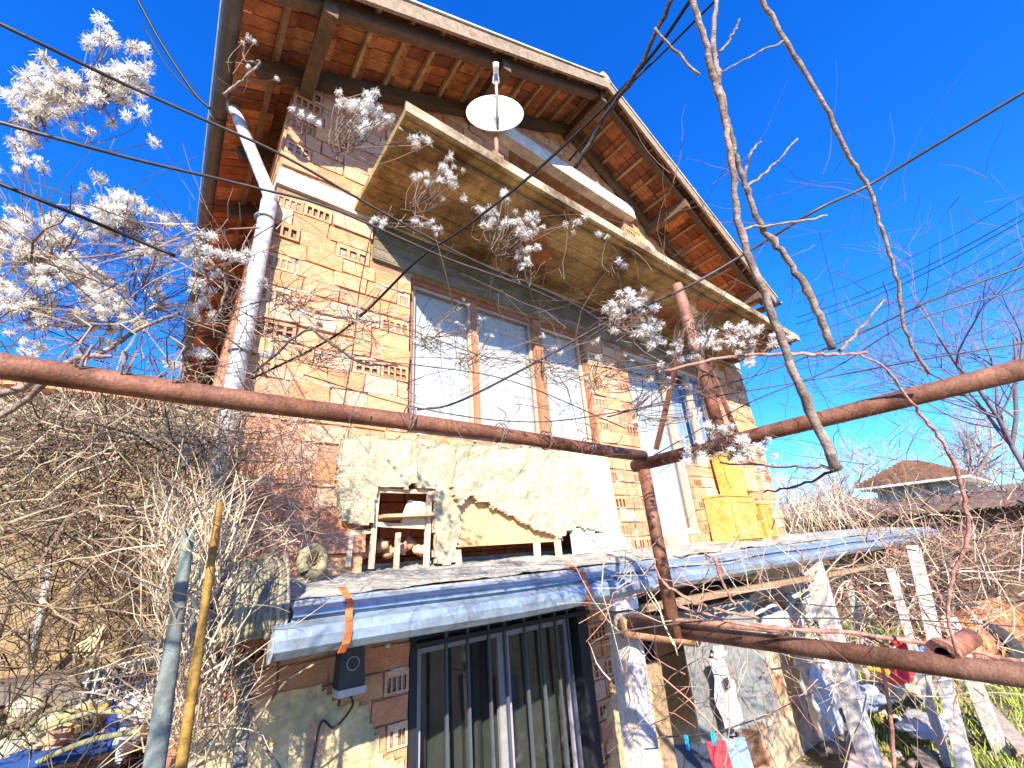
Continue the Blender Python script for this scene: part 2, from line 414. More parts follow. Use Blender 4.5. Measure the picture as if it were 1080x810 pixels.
# concrete: floor band, lintel, balcony, gable lintel
cm = MB()
cm.box(HX0 - .012, HX1 + .01, -0.014, 0.2, BAND[0], BAND[1], (0.62, 0.56, 0.48), 0.003)
cm.build('floor_band', CONC, house)
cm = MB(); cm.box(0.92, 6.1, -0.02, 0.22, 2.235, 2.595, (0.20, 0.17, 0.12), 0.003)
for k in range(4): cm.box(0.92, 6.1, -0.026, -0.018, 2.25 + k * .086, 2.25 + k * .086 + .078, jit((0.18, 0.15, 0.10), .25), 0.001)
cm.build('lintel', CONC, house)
cm = MB()
def slab(u, v):
    return None
BX0, BX1, BY = 0.74, 6.98, -1.0
cm.box(BX0, BX1, BY, -0.016, 2.63, 2.695, (0.36, 0.25, 0.11), 0.0)
cm.box(BX0 - .01, BX1 + .01, BY - .025, BY - 0.002, 2.615, 2.70, (0.42, 0.34, 0.22), 0.004); cm.box(BX0 + .0, BX1, BY + .10, BY + .115, 2.60, 2.6235, (0.25, 0.2, 0.12), 0.001)      # drip edge
for k in range(9):                                                                # board marks and fallen patches on the underside
    y0 = BY + .03 + k * .107
    cm.box(BX0 + .03, BX1 - .03, y0, y0 + .1, 2.624 + (k % 3) * .0012, 2.629, jit((0.34, 0.22, 0.09), .06), 0.0)
cm.build('balcony_slab', SLABM, house)
rr = random.Random(5)
for k in range(7):
    cm = MB()
    cx = rr.uniform(2.0, 6.0); cy = rr.uniform(-.85, -.2); pts = []
    for i in range(14):
        a = i / 14 * 6.283; R = (0.08 + .12 * rr.random()) * (1 + .5 * math.sin(2 * a + k)); pts.append((cx + R * 1.6 * math.cos(a), cy + R * math.sin(a)))
    b = len(cm.v); cm.v += [(x, y, 2.6205) for x, y in pts] + [(x, y, 2.626) for x, y in pts]
    cl = rr.choice([(0.40, 0.13, 0.05), (0.6, 0.5, 0.33), (0.30, 0.2, 0.1)])
    cm.face([b + i for i in range(14)][::-1], cl)
    for i in range(14): cm.face([b + i, b + (i + 1) % 14, b + 14 + (i + 1) % 14, b + 14 + i], cl)
    cm.build('stain', SLABM, house)
cm = MB(); cm.box(2.1, 4.75, -0.12, 0.2, 4.505, 4.72, (0.66, 0.62, 0.56), 0.005); cm.build('gable_lintel', CONC, house)
cm = MB(); cm.box(2.45, 4.6, 0.24, 0.27, 3.2, 4.5, (0.12, 0.07, 0.05)); cm.build('gable_recess_shade', WOOD, house)  # dark sheet in the gable opening, its colour standing for the recess shade

# ---- roof
def tile_side(mb, sgn, r):
    # tiles from ridge to eave
    L = 4.05; n = 13; st = L / n; ux = math.cos(math.atan(SL)) * sgn; uz = -math.sin(math.atan(SL))
    nn = V((sgn * math.sin(math.atan(SL)), 0, math.cos(math.atan(SL))))
    for i in range(n):
        y = -0.78
        while y < 9.3:
            wd = 0.205
            d0 = i * (4.25 / n); d1 = d0 + .36
            a = V((RX + ux * d0, y + .004, RZ + uz * d0)) + nn * 0.005; b = V((RX + ux * d1, y + .004, RZ + uz * d1)) + nn * 0.034
            c = jit(r.choice([(0.44, 0.16, 0.06), (0.34, 0.12, 0.05), (0.54, 0.23, 0.09), (0.22, 0.08, 0.04)]), .15, r)
            th = nn * 0.014; s = V((0, wd - .008, 0)); o = V((0, 0, r.uniform(-.004, .004)))
            p = [a + o, b + o, b + s + o, a + s + o]
            if sgn < 0: p = [a + s + o, b + s + o, b + o, a + o]
            mb.hexa([q for q in p] + [q + th for q in p], c)
            # raised rib under the tile
            m0 = a + s * .5 + o; m1 = b + s * .5 + o
            if y < 3: mb.bar(m0 - nn * .004, m1 - nn * .004, .02, .01, c, nn)
            y += wd
rt = MB(); r = random.Random(21); tile_side(rt, -1, r); tile_side(rt, 1, r)
roof = rt.build('roof', TILE, house)
rc = MB(); rc.tube([(RX, -0.82 + i * .35, RZ + .05 + .012 * (i % 2)) for i in range(30)], .09, (0.55, 0.3, 0.17), 10); rc.build('ridge_cap', TILE, roof)
ang = math.atan(SL)
for sgn in (-1, 1):
    nn = V((sgn * math.sin(ang), 0, math.cos(ang))); dd = V((sgn * math.cos(ang), 0, -math.sin(ang)))
    for i in range(14):
        d0 = 0.10 + i * (4.25 / 13); p = V((RX, 0, RZ)) + dd * d0 - nn * .018
        b = MB(); b.bar(p + V((0, -0.76, 0)), p + V((0, 9.3, 0)), 0.036, 0.035, jit((0.42, 0.27, 0.15), .3), nn, bow=.004); b.build('batten', WOOD, roof)
    for k, y in enumerate((-0.66, -0.06, 0.85, 1.7, 2.55, 3.4, 4.25, 5.1, 5.95, 6.8, 7.65, 8.5)):
        a = V((RX, y, RZ)) - nn * .10 ; e = a + dd * 4.20
        b = MB(); b.bar(a, e, 0.075, 0.12, jit((0.12, 0.075, 0.045), .2), nn, bow=.004); b.build('rafter', WOOD, roof)
    # barge board at the gable edge with a pale mortar strip
    a = V((RX, -0.80, RZ)) - nn * .05; b = MB(); b.bar(a, a + dd * 4.30, 0.028, 0.15, (0.28, 0.20, 0.13), nn, bow=.004); b.build('barge_board', WOOD, roof)
    a = V((RX, -0.80, RZ)) + nn * .045; b = MB(); b.bar(a, a + dd * 4.32, 0.06, 0.02, (0.6, 0.56, 0.5), nn, bow=.003); b.build('mortar_strip', CONC, roof)
for x in (0.28, 1.9, RX, 5.2, 6.95):
    zt = zr(x) - .20 - (0 if x != RX else 0.0)
    b = MB(); b.bar((x, -0.72, zt), (x, 9.2, zt), 0.10, 0.15, jit((0.14, 0.085, 0.05), .15), bow=.003); b.build('purlin', WOOD, roof)
for sgn in (-1, 1):
    nn = V((sgn * math.sin(ang), 0, math.cos(ang))); dd = V((sgn * math.cos(ang), 0, -math.sin(ang)))
    a = V((RX, 0, RZ)) + nn * .048; b_ = a + dd * 4.22; m = MB()
    m.hexa([(a.x, -.76, a.z), (b_.x, -.76, b_.z), (b_.x, 9.3, b_.z), (a.x, 9.3, a.z), (a.x + nn.x * .03, -.76, a.z + nn.z * .03), (b_.x + nn.x * .03, -.76, b_.z + nn.z * .03), (b_.x + nn.x * .03, 9.3, b_.z + nn.z * .03), (a.x + nn.x * .03, 9.3, a.z + nn.z * .03)], (0.35, 0.14, 0.06)); m.build('tile_layer', TILE, roof)
# eave gutters
for sgn, gx in ((-1, -0.265), (1, 7.365)):
    gz = zr(gx) - .03; g = MB(); ns = 8
    for k in range(ns):
        a0 = math.pi + math.pi * k / ns; a1 = math.pi + math.pi * (k + 1) / ns
        for y0, y1 in ((-0.85, 4.2), (4.2, 9.4)):
            g.poly([(gx + .06 * math.cos(a0), y0, gz + .06 * math.sin(a0)), (gx + .06 * math.cos(a1), y0, gz + .06 * math.sin(a1)), (gx + .06 * math.cos(a1), y1, gz + .06 * math.sin(a1)), (gx + .06 * math.cos(a0), y1, gz + .06 * math.sin(a0))], (0.07, 0.07, 0.06), True)
    g.tube([(gx + sgn * .06, -0.85, gz), (gx + sgn * .06, 9.4, gz)], .009, (0.35, 0.35, 0.33), 6)
    gu = g.build('eave_gutter', ZINC, house)
    for k in range(9):
        h = MB(); y = -0.6 + k * 1.1; h.tube([(gx + .066 * math.cos(math.pi + math.pi * i / 8), y, gz + .066 * math.sin(math.pi + math.pi * i / 8)) for i in range(9)], .006, (0.1, 0.08, 0.07), 4); h.build('gutter_hook', ZINC, gu)
# downspout
p0 = PX(236, 88, -0.30); p1 = PY(285, 207, -0.07); p2 = V((0.14, -0.07, -0.3))
d = MB(); d.tube([p0 + V((0, 0, .1)), p0, p0.lerp(p1, .5), p1 + (p0 - p1).normalized() * .06, p1, p1 + V((0, 0, -.08))], [.046, .046, .044, .044, .046, .046], (0.55, 0.57, 0.58), 12)
d.tube([p1 + V((0, 0, -.06)), V((p1.x, -.07, 1.6)), p2], [.05, .048, .048], (0.55, 0.57, 0.58), 12)
ds = d.build('downspout', ZINC, house)
for zz in (2.2, 1.2):
    b = MB(); b.torus((p1.x - .01, -.07, zz), (0, 0, 1), .054, .008, (0.3, 0.3, 0.3)); b.bar((p1.x, -.02, zz), (p1.x + .06, .03, zz), .015, .015, (0.3, .3, .3)); b.build('pipe_bracket', ZINC, ds)

# ---- windows
def frame_rect(mb, x0, x1, z0, z1, y0, y1, t, c, j=0.0):
    mb.box(x0, x0 + t, y0, y1, z0, z1, c, j); mb.box(x1 - t, x1, y0, y1, z0, z1, c, j)
    mb.box(x0 + t, x1 - t, y0 + .001, y1 - .001, z0, z0 + t, c, j); mb.box(x0 + t, x1 - t, y0 + .001, y1 - .001, z1 - t, z1, c, j)
def curtain(parent, x0, x1, z0, z1, y, seed, colr=(0.92, 0.86, 0.86), lift=0.0, folds=14):
    r = random.Random(seed); ph = r.uniform(0, 6)
    m = MB()
    def fn(u, v):
        x = x0 + (x1 - x0) * u; amp = .003 + .006 * (1 - v)
        yy = y + amp * math.sin(u * folds * 2.3 + ph + .6 * math.sin(u * 9)) + .002 * math.sin(u * 47 + v * 3)
        zz = z0 + (z1 - z0) * v + (lift * (1 - v) * max(0, math.sin(u * 3.14 * 1.3)) if lift else 0)
        return (x, yy, zz)
    m.sheet(fn, 70, 14, colr)
    m.build('curtain', CURT, parent)
def sash(parent, x0, x1, z0, z1, y, c, t=.024):
    m = MB(); frame_rect(m, x0, x1, z0, z1, y, y + .03, t, c, 0.001); s = m.build('sash', PAINT, parent)
    m = MB(); m.box(x0 + t - .004, x1 - t + .004, y + .012, y + .016, z0 + t - .004, z1 - t + .004, (1, 1, 1)); m.build('pane', GLASS, s)
BRN = (0.30, 0.12, 0.055); WHT = (0.42, 0.31, 0.24)
m = MB(); frame_rect(m, 1.252, 3.358, 0.935, 2.218, 0.05, 0.15, .045, BRN, .001)
m.box(1.875, 1.925, 0.045, .15, .98, 2.173, (0.36, 0.16, 0.075)); m.box(2.60, 2.70, 0.045, .15, .98, 2.173, (0.30, 0.12, 0.055))
win = m.build('window', PAINT, house)
for a, b, s in ((1.30, 1.872, 1), (1.928, 2.597, 2), (2.703, 3.31, 3)):
    sash(win, a, b, .982, 2.171, .07, WHT if s < 3 else (0.62, 0.42, 0.28)); curtain(win, a - .03, b + .03, .97, 2.18, .125, s, folds=12)
m = MB(); m.box(1.22, 3.37, -0.03, 0.10, 0.88, 0.932, (0.75, 0.70, 0.64), .004); m.build('sill', CONC, win)
m = MB(); m.box(2.60, 2.70, .015, .045, .94, 2.2, (0.36, 0.16, 0.08)); m.build('mullion_board', WOOD, win)
# second bay: door leaf and window
m = MB(); frame_rect(m, 4.032, 5.978, 0.045, 2.215, 0.05, 0.15, .045, (0.5, 0.42, 0.36), .001); m.box(4.86, 4.94, .045, .15, .09, 2.17, WHT); m.box(5.45, 5.52, .045, .15, 1.0, 2.17, WHT)
m.box(4.94, 5.93, .05, .15, .95, 1.02, WHT)
w2 = m.build('window', PAINT, house)
sash(w2, 4.08, 4.86, .09, 2.168, .07, WHT); curtain(w2, 4.05, 4.9, .08, 2.18, .14, 8, (0.86, 0.84, 0.86))
sash(w2, 4.94, 5.45, 1.02, 2.168, .07, WHT); sash(w2, 5.52, 5.93, 1.02, 2.168, .07, WHT)
curtain(w2, 4.96, 5.44, 1.03, 2.15, .2, 9, (0.5, 0.56, 0.65)); curtain(w2, 5.53, 5.92, 1.03, 2.15, .2, 10, (0.4, 0.47, 0.6))  # bluish curtain colours stand in for the blue reflection in the panes
# brick apron below that window
ap = MB(); z = .05; row = 0; r = random.Random(31)
ap.box(4.95, 5.97, .07, .26, .05, .94, (0.30, 0.16, 0.09))
while z < .9:
    x = 4.95; k = 0
    while x < 5.95:
        L = .2 if row % 2 == 0 and k == 0 else .25; xe = min(5.97, x + L)
        if 5.97 - xe < .06: xe = 5.97
        brick(ap, x + .004, xe - .004, z, min(.94, z + CH - .007), r, (4, H1) if row % 2 == 0 and k == 0 else None, False); x = xe; k += 1
    z += CH; row += 1
ap.build('apron_brickwork', BRICK, house)
# dark boards added behind the bays to block sky leaks
m = MB(); m.box(0.5, 6.9, 0.75, .80, 0.0, 2.58, (0.10, 0.08, 0.07)); m.build('bay_backing', WOOD, house)

# ---- niche zone under the window
m = MB(); r = random.Random(12)
for k in range(-1, 6):
    x = .98
    while x < 3.34:
        L = .25 if (k + int(x * 4)) % 3 else .19; xe = min(x + L, 3.36)
        m.box(x + .004, xe - .005, .40 + r.uniform(-.005, .008), .46, .02 + k * CH, .02 + (k + 1) * CH - .008, jit((0.42, 0.12, 0.055), .18, r), .003, r); x = xe
m.build('niche_brickwork', BRICK, house)
# smooth pale board right of the insulation
m = MB(); m.hexa([(2.72, -.055, .12), (3.40, -.05, .09), (3.40, -.02, .09), (2.72, -.025, .12), (2.74, -.05, .885), (3.37, -.045, .89), (3.37, -.015, .89), (2.74, -.02, .885)], (0.70, 0.58, 0.33)); m.build('cover_board', PAINT, house)
m = MB(); m.hexa([(1.63, -.035, .05), (2.66, -.03, .05), (2.66, -.012, .05), (1.63, -.017, .05), (1.66, -.04, .50), (2.60, -.035, .50), (2.60, -.015, .50), (1.66, -.02, .50)], (0.66, 0.39, 0.17));  m.build('plywood_board', PAINT, house)

# insulation sheets: outline polygons in facade (x,z), thick and lumpy
def outline_sheet(name, poly, y, th, c, parent, mt_, amp=.02, st=.014, fr=7, seed=0, ragged=.02, fold=None):
    def inside(x, z):
        k = False; n = len(poly)
        for i in range(n):
            x1, z1 = poly[i]; x2, z2 = poly[(i + 1) % n]
            if (z1 > z) != (z2 > z) and x < (x2 - x1) * (z - z1) / (z2 - z1) + x1: k = not k
        return k
    x0 = min(p[0] for p in poly); x1 = max(p[0] for p in poly); z0 = min(p[1] for p in poly); z1 = max(p[1] for p in poly)
    nx_ = int((x1 - x0) / st) + 3; nz_ = int((z1 - z0) / st) + 3; cells = set()
    for i in range(-1, nx_):
        for j in range(-1, nz_):
            cx = x0 + (i + .5) * st; cz = z0 + (j + .5) * st
            if inside(cx + ragged * noise.noise(V((cx * 14, cz * 14, seed))), cz + ragged * 1.5 * noise.noise(V((cx * 16, cz * 16, seed + 5)))): cells.add((i, j))
    idx = {}; m = MB()
    def vt(i, j, back):
        k = (i, j, back)
        if k not in idx:
            x = x0 + i * st; z = z0 + j * st
            d = amp * (noise.noise(V((x * fr, z * fr, seed))) + .6 * noise.noise(V((x * fr * 3.3, z * fr * 3.3, seed))) + .35 * noise.noise(V((x * 70, z * 70, seed))))
            if fold: d += fold(x, z)
            jx = st * .35 * noise.noise(V((x * 30, z * 30, 2))); jz = st * .35 * noise.noise(V((x * 30, z * 30, 8)))
            idx[k] = len(m.v); m.v.append((x + jx, y + (0 if back else -th - d), z + jz))
        return idx[k]
    for (i, j) in cells:
        cc = jit(c, .07)
        m.face([vt(i, j, 0), vt(i + 1, j, 0), vt(i + 1, j + 1, 0), vt(i, j + 1, 0)], cc, True)
        m.face([vt(i, j, 1), vt(i, j + 1, 1), vt(i + 1, j + 1, 1), vt(i + 1, j, 1)], cc, True)
        for di, dj, a, b in ((-1, 0, (i, j), (i, j + 1)), (1, 0, (i + 1, j + 1), (i + 1, j)), (0, -1, (i + 1, j), (i, j)), (0, 1, (i, j + 1), (i + 1, j + 1))):
            if (i + di, j + dj) not in cells: m.face([vt(*a, 1), vt(*a, 0), vt(*b, 0), vt(*b, 1)][::-1], cc)
    return m.build(name, mt_, parent)
FC = (0.46, 0.39, 0.25)
def P2(px, py):
    p = PY(px, py, -.03); return (p.x, p.z)
outline_sheet('insulation', [P2(360, 461), P2(420, 462), P2(478, 470), P2(480, 520), P2(484, 556), P2(478, 592), P2(457, 597), P2(456, 516), P2(396, 513), P2(391, 552), P2(372, 557), P2(357, 548), P2(352, 505)], -.03, .035, FC, house, FOAM, .022, seed=1)
outline_sheet('insulation', [P2(474, 470), P2(560, 474), P2(600, 486), P2(618, 520), P2(632, 562), P2(600, 556), P2(585, 566), P2(566, 560), P2(490, 524), P2(478, 536), P2(472, 520)], -.062, .03, (0.48, 0.41, 0.265), house, FOAM, .024, seed=4, fold=lambda x, z: .03 * max(0, math.sin(x * 5)))

# frames in the niche (pale battens) -- a loose slatted frame standing on the ledge
fr = empty('slatted_rack', (1.2, -.05, .03), 'open pale wooden frame with a shelf standing in the brick niche under the window', 'rack')
def at2(px, py, y=-.012):
    return PY(px, py, y)
for a, b, wdt in (((398, 515), (391, 600), .04), ((453, 518), (449, 602), .045), ((396, 517), (456, 519), .035), ((397, 553), (447, 556), .03), ((420, 562), (417, 608), .035), ((371, 560), (366, 598), .04), ((372, 562), (396, 560), .025)):
    m = MB(); m.bar(at2(*a), at2(*b), .028, wdt * .8, jit((0.68, 0.52, 0.34), .12), (0, -1, 0), bow=.002); m.build('frame_bar', WOOD, fr)
m = MB(); m.bar((1.06, .05, .26), (1.42, .05, .27), .30, .02, (0.6, 0.35, 0.2), (0, 0, 1)); m.build('shelf', WOOD, fr)
m = MB(); m.hexa([(1.22, .0, .22), (1.40, -.01, .20), (1.40, .02, .20), (1.22, .03, .22), (1.30, .05, .38), (1.43, .04, .36), (1.43, .07, .36), (1.30, .08, .38)], (0.8, 0.72, 0.6)); m.build('panel', PAINT, fr)
m = MB()
for k in range(7):
    m.blob((1.0 + k * .07, .12 + .03 * (k % 2), .05 + .02 * (k % 3)), (.045, .04, .04), jit((0.6, 0.33, 0.2), .3), 8, 6, .8, 3, k)
tag(m.build('rubble', STONE, None, (1.2, .1, 0)), 'broken brick rubble lying in the niche behind the pale wooden frame', 'rubble', kind='stuff')
for k, (a, b, nm) in enumerate((((482, 580), (484, 601), 'short pale wooden prop under the left end of the plywood board'), ((586, 555), (590, 590), 'pale wooden prop under the right end of the plywood board'), ((566, 572), (567, 590), 'stub of timber in the gap right of centre under the plywood board'))):
    m = MB(); m.bar(PY(*a, -.05), PY(*b, -.05), .04, .04, (0.75, 0.55, 0.35)); tag(m.build('timber_prop', WOOD, None, PY(*b, -.05)), nm, 'timber')
m = MB(); m.box(2.72, 2.98, -.10, -.06, -.06, .15, (0.55, 0.56, 0.58), .008); tag(m.build('grey_board', PAINT, None, (2.85, -.08, 0)), 'grey board leaning under the torn insulation corner beside white block', 'board')
m = MB(); m.box(3.0, 3.34, -.14, -.05, -.06, .09, (0.80, 0.76, 0.7), .012); tag(m.build('white_block', STONE, None, (3.15, -.1, 0)), 'pale aerated block lying on the ledge at the brick pillar', 'block')

# ---- ledge slab and gutter
lg = MB()
def ltop(u, v):
    x = 0.12 + 11.7 * u; y = .30 - 1.12 * v
    if y > .0 and False: pass
    z = -.055 - .085 * max(0, v - .27) + .018 * noise.noise(V((x * 2.5, y * 5, 1))) + .010 * noise.noise(V((x * 11, y * 11, 4)))
    return V((x, y, z))
lg.sheet(ltop, 330, 28, (0.36, 0.34, 0.28))
lg.box(.12, 11.82, -.82, .012, -.235, -.18, (0.30, 0.28, 0.25)); lg.box(.12, 11.82, -.8195, -.79, -.18, -.125, (0.34, 0.32, 0.28), .002)
lg.box(.12, .16, -.8, .0, -.18, -.075, (0.34, 0.32, 0.28)); lg.box(7.2, 11.82, -.0, .295, -.235, -.075, (0.3, 0.28, 0.25))
lg.build('ledge_slab', LEDGE, house)
gm = MB(); gx0, gx1 = .36, 11.85; NS = 40
prof = [(-.80, -.122), (-.855, -.150), (-.890, -.160), (-.894, -.180), (-.866, -.186), (-.870, -.198), (-.918, -.214), (-.936, -.245), (-.930, -.280), (-.900, -.308), (-.85, -.318), (-.80, -.28)]
for i in range(NS):
    xa = gx0 + (gx1 - gx0) * i / NS; xb = gx0 + (gx1 - gx0) * (i + 1) / NS
    wa = .006 * math.sin(xa * 3.1); wb = .006 * math.sin(xb * 3.1)
    for k in range(len(prof) - 1):
        y0, z0 = prof[k]; y1, z1 = prof[k + 1]
        if i == 0 and k < 5: xs_ = xa + .06
        else: xs_ = xa
        gm.poly([(xs_, y0, z0 + wa), (xs_, y1, z1 + wa), (xb, y1, z1 + wb), (xb, y0, z0 + wb)][::-1], (0.23, 0.29, 0.36), k >= 6)
gm.poly([(gx0, y, z) for y, z in prof[5:]], (0.5, 0.55, 0.6))
lgut = gm.build('ledge_gutter', ZINC, house)
for px_, w_ in ((372, 0), (618, 0), (755, 1), (840, 1)):
    p = PY(px_, 645 - (px_ - 372) * .15, -.9); m = MB(); x = p.x
    pts = [(-.74, -.098), (-.80, -.112), (-.898, -.150), (-.902, -.185), (-.926, -.212), (-.944, -.245), (-.938, -.284), (-.906, -.316)]
    for k in range(len(pts) - 1):
        y0, z0 = pts[k]; y1, z1 = pts[k + 1]; sh = -.005 * k
        m.hexa([(x - .014 + sh, y0, z0), (x + .014 + sh, y0, z0), (x + .014 + sh - .005, y1, z1), (x - .014 + sh - .005, y1, z1), (x - .014 + sh, y0 + .003, z0 + .004), (x + .014 + sh, y0 + .003, z0 + .004), (x + .014 + sh - .005, y1 + .003, z1 + .004), (x - .019 + sh, y1 + .003, z1 + .004)], (0.72, 0.16, 0.05) if not w_ else (0.55, 0.25, 0.14))
    m.build('gutter_strap', RUST, lgut)

# ---- lower storey: plaster patches, barred window, doors
outline_sheet('plaster', [(.22, -2.3), (1.26, -2.3), (1.26, -1.05), (1.12, -.98), (1.05, -.72), (.86, -.70), (.78, -.58), (.5, -.60), (.22, -.64)], 0.0, .015, (0.62, 0.46, 0.24), house, PLASTER, .014, seed=9, st=.03)
outline_sheet('plaster', [(2.9, -2.3), (3.52, -2.3), (3.52, -1.1), (3.3, -.95), (3.1, -1.05), (2.92, -1.2)], 0.0, .012, (0.66, 0.42, 0.2), house, PLASTER, .012, seed=15, st=.03)
outline_sheet('plaster', [(5.25, -2.3), (7.19, -2.3), (7.19, -.3), (6.2, -.35), (5.25, -.6)], 0.0, .012, (0.68, 0.47, 0.28), house, PLASTER, .02, seed=19, st=.04)
m = MB(); m.torus((1.02, -.035, -1.13), (0, 1, 0), .035, .008, (0.5, 0.5, 0.48)); m.blob((1.02, -.028, -1.13), (.03, .012, .03), (0.7, 0.7, 0.66)); m.build('socket_cap', PAINT, house)
DK = (0.018, 0.020, 0.024)
m = MB(); frame_rect(m, 1.302, 2.858, -2.2, -.425, .0, .12, .05, DK, .001); m.box(2.72, 2.8, -.03, .1, -2.1, -.43, DK)
bw = m.build('barred_window', PAINT, house)
m = MB(); frame_rect(m, 1.36, 2.04, -2.12, -.52, .06, .10, .045, (0.26, 0.25, 0.25)); s1 = m.build('sash', PAINT, bw)
m = MB(); frame_rect(m, 2.045, 2.70, -2.12, -.52, .06, .10, .05, (0.30, 0.27, 0.33)); s2 = m.build('sash', PAINT, bw)
for s, a, b in ((s1, 1.40, 2.0), (s2, 2.09, 2.66)):
    m = MB(); m.box(a, b, .075, .08, -2.08, -.56, (1, 1, 1)); m.build('pane', GLASS, s)
m = MB(); m.sheet(lambda u, v: (1.37 + 1.33 * u, .20 + .03 * math.sin(u * 60) + .01 * math.sin(u * 140 + v * 4), -2.1 + 1.6 * v), 90, 6, (0.045, 0.044, 0.04)); m.build('curtain', CLOTH, bw)
for i, x in enumerate((1.53, 1.69, 1.855, 1.99, 2.17, 2.32, 2.47, 2.60)):
    m = MB(); m.bar((x, -.045, -2.2), (x - .005, -.045, -.44), .018, .018, (0.07, 0.075, 0.085)); m.build('bar', PAINT, bw)
for zz in (-.50, -1.9):
    m = MB(); m.bar((1.31, -.058, zz), (2.84, -.058, zz), .008, .03, DK); m.build('cross_bar', PAINT, bw)
# meter box by the window
mbx = empty('meter_box', PY(372, 700, -.12), 'dark electric meter with round dial hanging on the brick wall left of barred window', 'meter')
c0 = PY(372, 697, -.10); x0 = c0.x - .07; x1 = c0.x + .07
m = MB(); m.hexa([(x0, -.11, c0.z - .12), (x1, -.11, c0.z - .12), (x1, -.01, c0.z - .12), (x0, -.01, c0.z - .12), (x0 + .01, -.10, c0.z + .12), (x1 - .01, -.10, c0.z + .12), (x1 - .01, -.01, c0.z + .12), (x0 + .01, -.01, c0.z + .12)], (0.045, 0.05, 0.055)); m.build('case', PAINT, mbx)
m = MB(); m.torus((c0.x, -.11, c0.z - .01), (0, 1, 0), .032, .003, (0.35, 0.37, 0.4)); m.build('dial', PAINT, mbx)
m = MB(); m.box(x0 - .004, x1 + .004, -.122, -.02, c0.z - .155, c0.z - .121, (0.45, 0.47, 0.5), .002); m.build('terminal_cover', PAINT, mbx)
m = MB(); m.tube(smooth_path([(c0.x, -.07, c0.z - .15), (c0.x + .03, -.05, c0.z - .22), (c0.x - .05, -.03, c0.z - .3), (c0.x - .12, -.03, c0.z - .26), (c0.x - .15, -.03, c0.z - .45)]), .006, (.03, .03, .03)); m.build('cable', PAINT, mbx)

# dark doorway with corrugated sheet, drape and boards on the right of the lower storey
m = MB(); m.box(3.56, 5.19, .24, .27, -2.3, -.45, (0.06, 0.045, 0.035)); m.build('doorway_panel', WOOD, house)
m = MB(); m.box(3.56, 4.2, .02, .06, -2.3, -1.0, (0.34, 0.24, 0.15), .004); m.box(3.7, 4.1, .0, .02, -.98, -.66, (.5, .3, .2), .01); m.build('door', WOOD, house)

# ================================================================= THINGS ON AND AT THE LEDGE
# satellite dish
dc = PY(522, 119, -.99); _v = (dc - CAMP).normalized(); _u = (-down + _v * down.dot(_v)).normalized(); DN = (_u * .85 - _v * .53).normalized()
dish = empty('satellite_dish', PY(521, 152, -.99), 'white satellite dish on a bracket at the front edge of the balcony slab', 'satellite dish')
u = V((1, 0, 0)); u = (u - DN * u.dot(DN)).normalized(); vv = DN.cross(u) * -1
m = MB(); RD = .215
def dfn(a, rr_, back=0):
    p = dc + u * math.cos(a) * rr_ * RD + vv * math.sin(a) * rr_ * RD * 1.06 + DN * (.055 * rr_ * rr_ - .055 - back)
    return p
N = 36
for back in (0, .006):
    for ri in range(6):
        for k in range(N):
            a0 = 6.2832 * k / N; a1 = 6.2832 * (k + 1) / N; r0_, r1_ = ri / 6, (ri + 1) / 6
            q = [dfn(a0, r0_, back), dfn(a0, r1_, back), dfn(a1, r1_, back), dfn(a1, r0_, back)]
            m.poly(q if not back else q[::-1], (0.82, 0.82, 0.80), True)
m.torus(dc + DN * .0, DN, RD * 1.03, .006, (0.8, .8, .8), 36)
m.build('reflector', PAINT, dish)
lnb = PD(523, 76, (dc - CAMP).dot(fwd) - .16)
base = V((dc.x, -1.0, 2.80)); bot = dc - vv * RD * 1.0 * (1 if vv.z > 0 else -1)
m = MB(); m.tube([bot + DN * .0, bot.lerp(lnb, .5) + V((0, 0, -.02)), lnb], .012, (0.35, 0.3, 0.27), 8); m.build('feed_arm', RUST, dish)
m = MB(); m.tube([lnb - DN * .03, lnb + DN * .06], [.02, .022], (0.75, 0.75, 0.75), 10); m.tube([lnb - DN * .07, lnb - DN * .03], [.03, .022], (0.8, .8, .8), 10)
m.torus(lnb + V((0, 0, .03)), (1, 0, 0), .03, .004, (0.75, .75, .75), wob=.15); m.build('receiver', PAINT, dish)
m = MB(); m.tube([base + V((.0, .03, -.06)), base + V((0, .02, .06)), dc - DN * .09], .018, (0.36, 0.18, 0.12), 8); m.bar(base + V((-.05, .02, -.03)), base + V((.05, .02, -.03)), .03, .03, (.4, .2, .12)); m.build('mount', RUST, dish)

# boxes/cupboards on the ledge far right
def cupboard(loc, w_, d_, h_, c, label, open_=False, tilt=0):
    e = empty('cupboard', loc, label, 'cupboard'); x, y, z = loc
    m = MB(); m.box(x, x + w_, y, y + d_, z, z + h_, c, .004); m.build('carcass', WOODP, e)
    m = MB(); m.box(x - .012, x + w_ + .012, y - .012, y + d_, z + h_ + .002, z + h_ + .022, jit(c, .1), .002); m.build('top', PAINT, e)
    m = MB(); frame_rect(m, x + .10, x + w_ - .02, z + .02, z + h_ - .02, y - .022, y - .003, .045, (c[0] * 1.02, c[1] * .88, c[2] * .8), .001)
    k = 0; xx = x + .146
    while xx < x + w_ - .07:
        m.box(xx, min(xx + .075, x + w_ - .066), y - .012, y - .004, z + .066, z + h_ - .066, jit(c, .12), .0015); xx += .079
    dr = m.build('door', WOODP, e)
    m = MB(); m.bar((x + w_ - .06, y - .035, z + h_ * .45), (x + w_ - .06, y - .035, z + h_ * .6), .012, .012, (.3, .2, .1)); m.build('handle', PAINT, dr)
YL = (0.56, 0.33, 0.075)
cupboard((5.05, -.28, -.07), .72, .25, .50, YL, 'larger yellow painted cupboard standing on the ledge beside the second window')
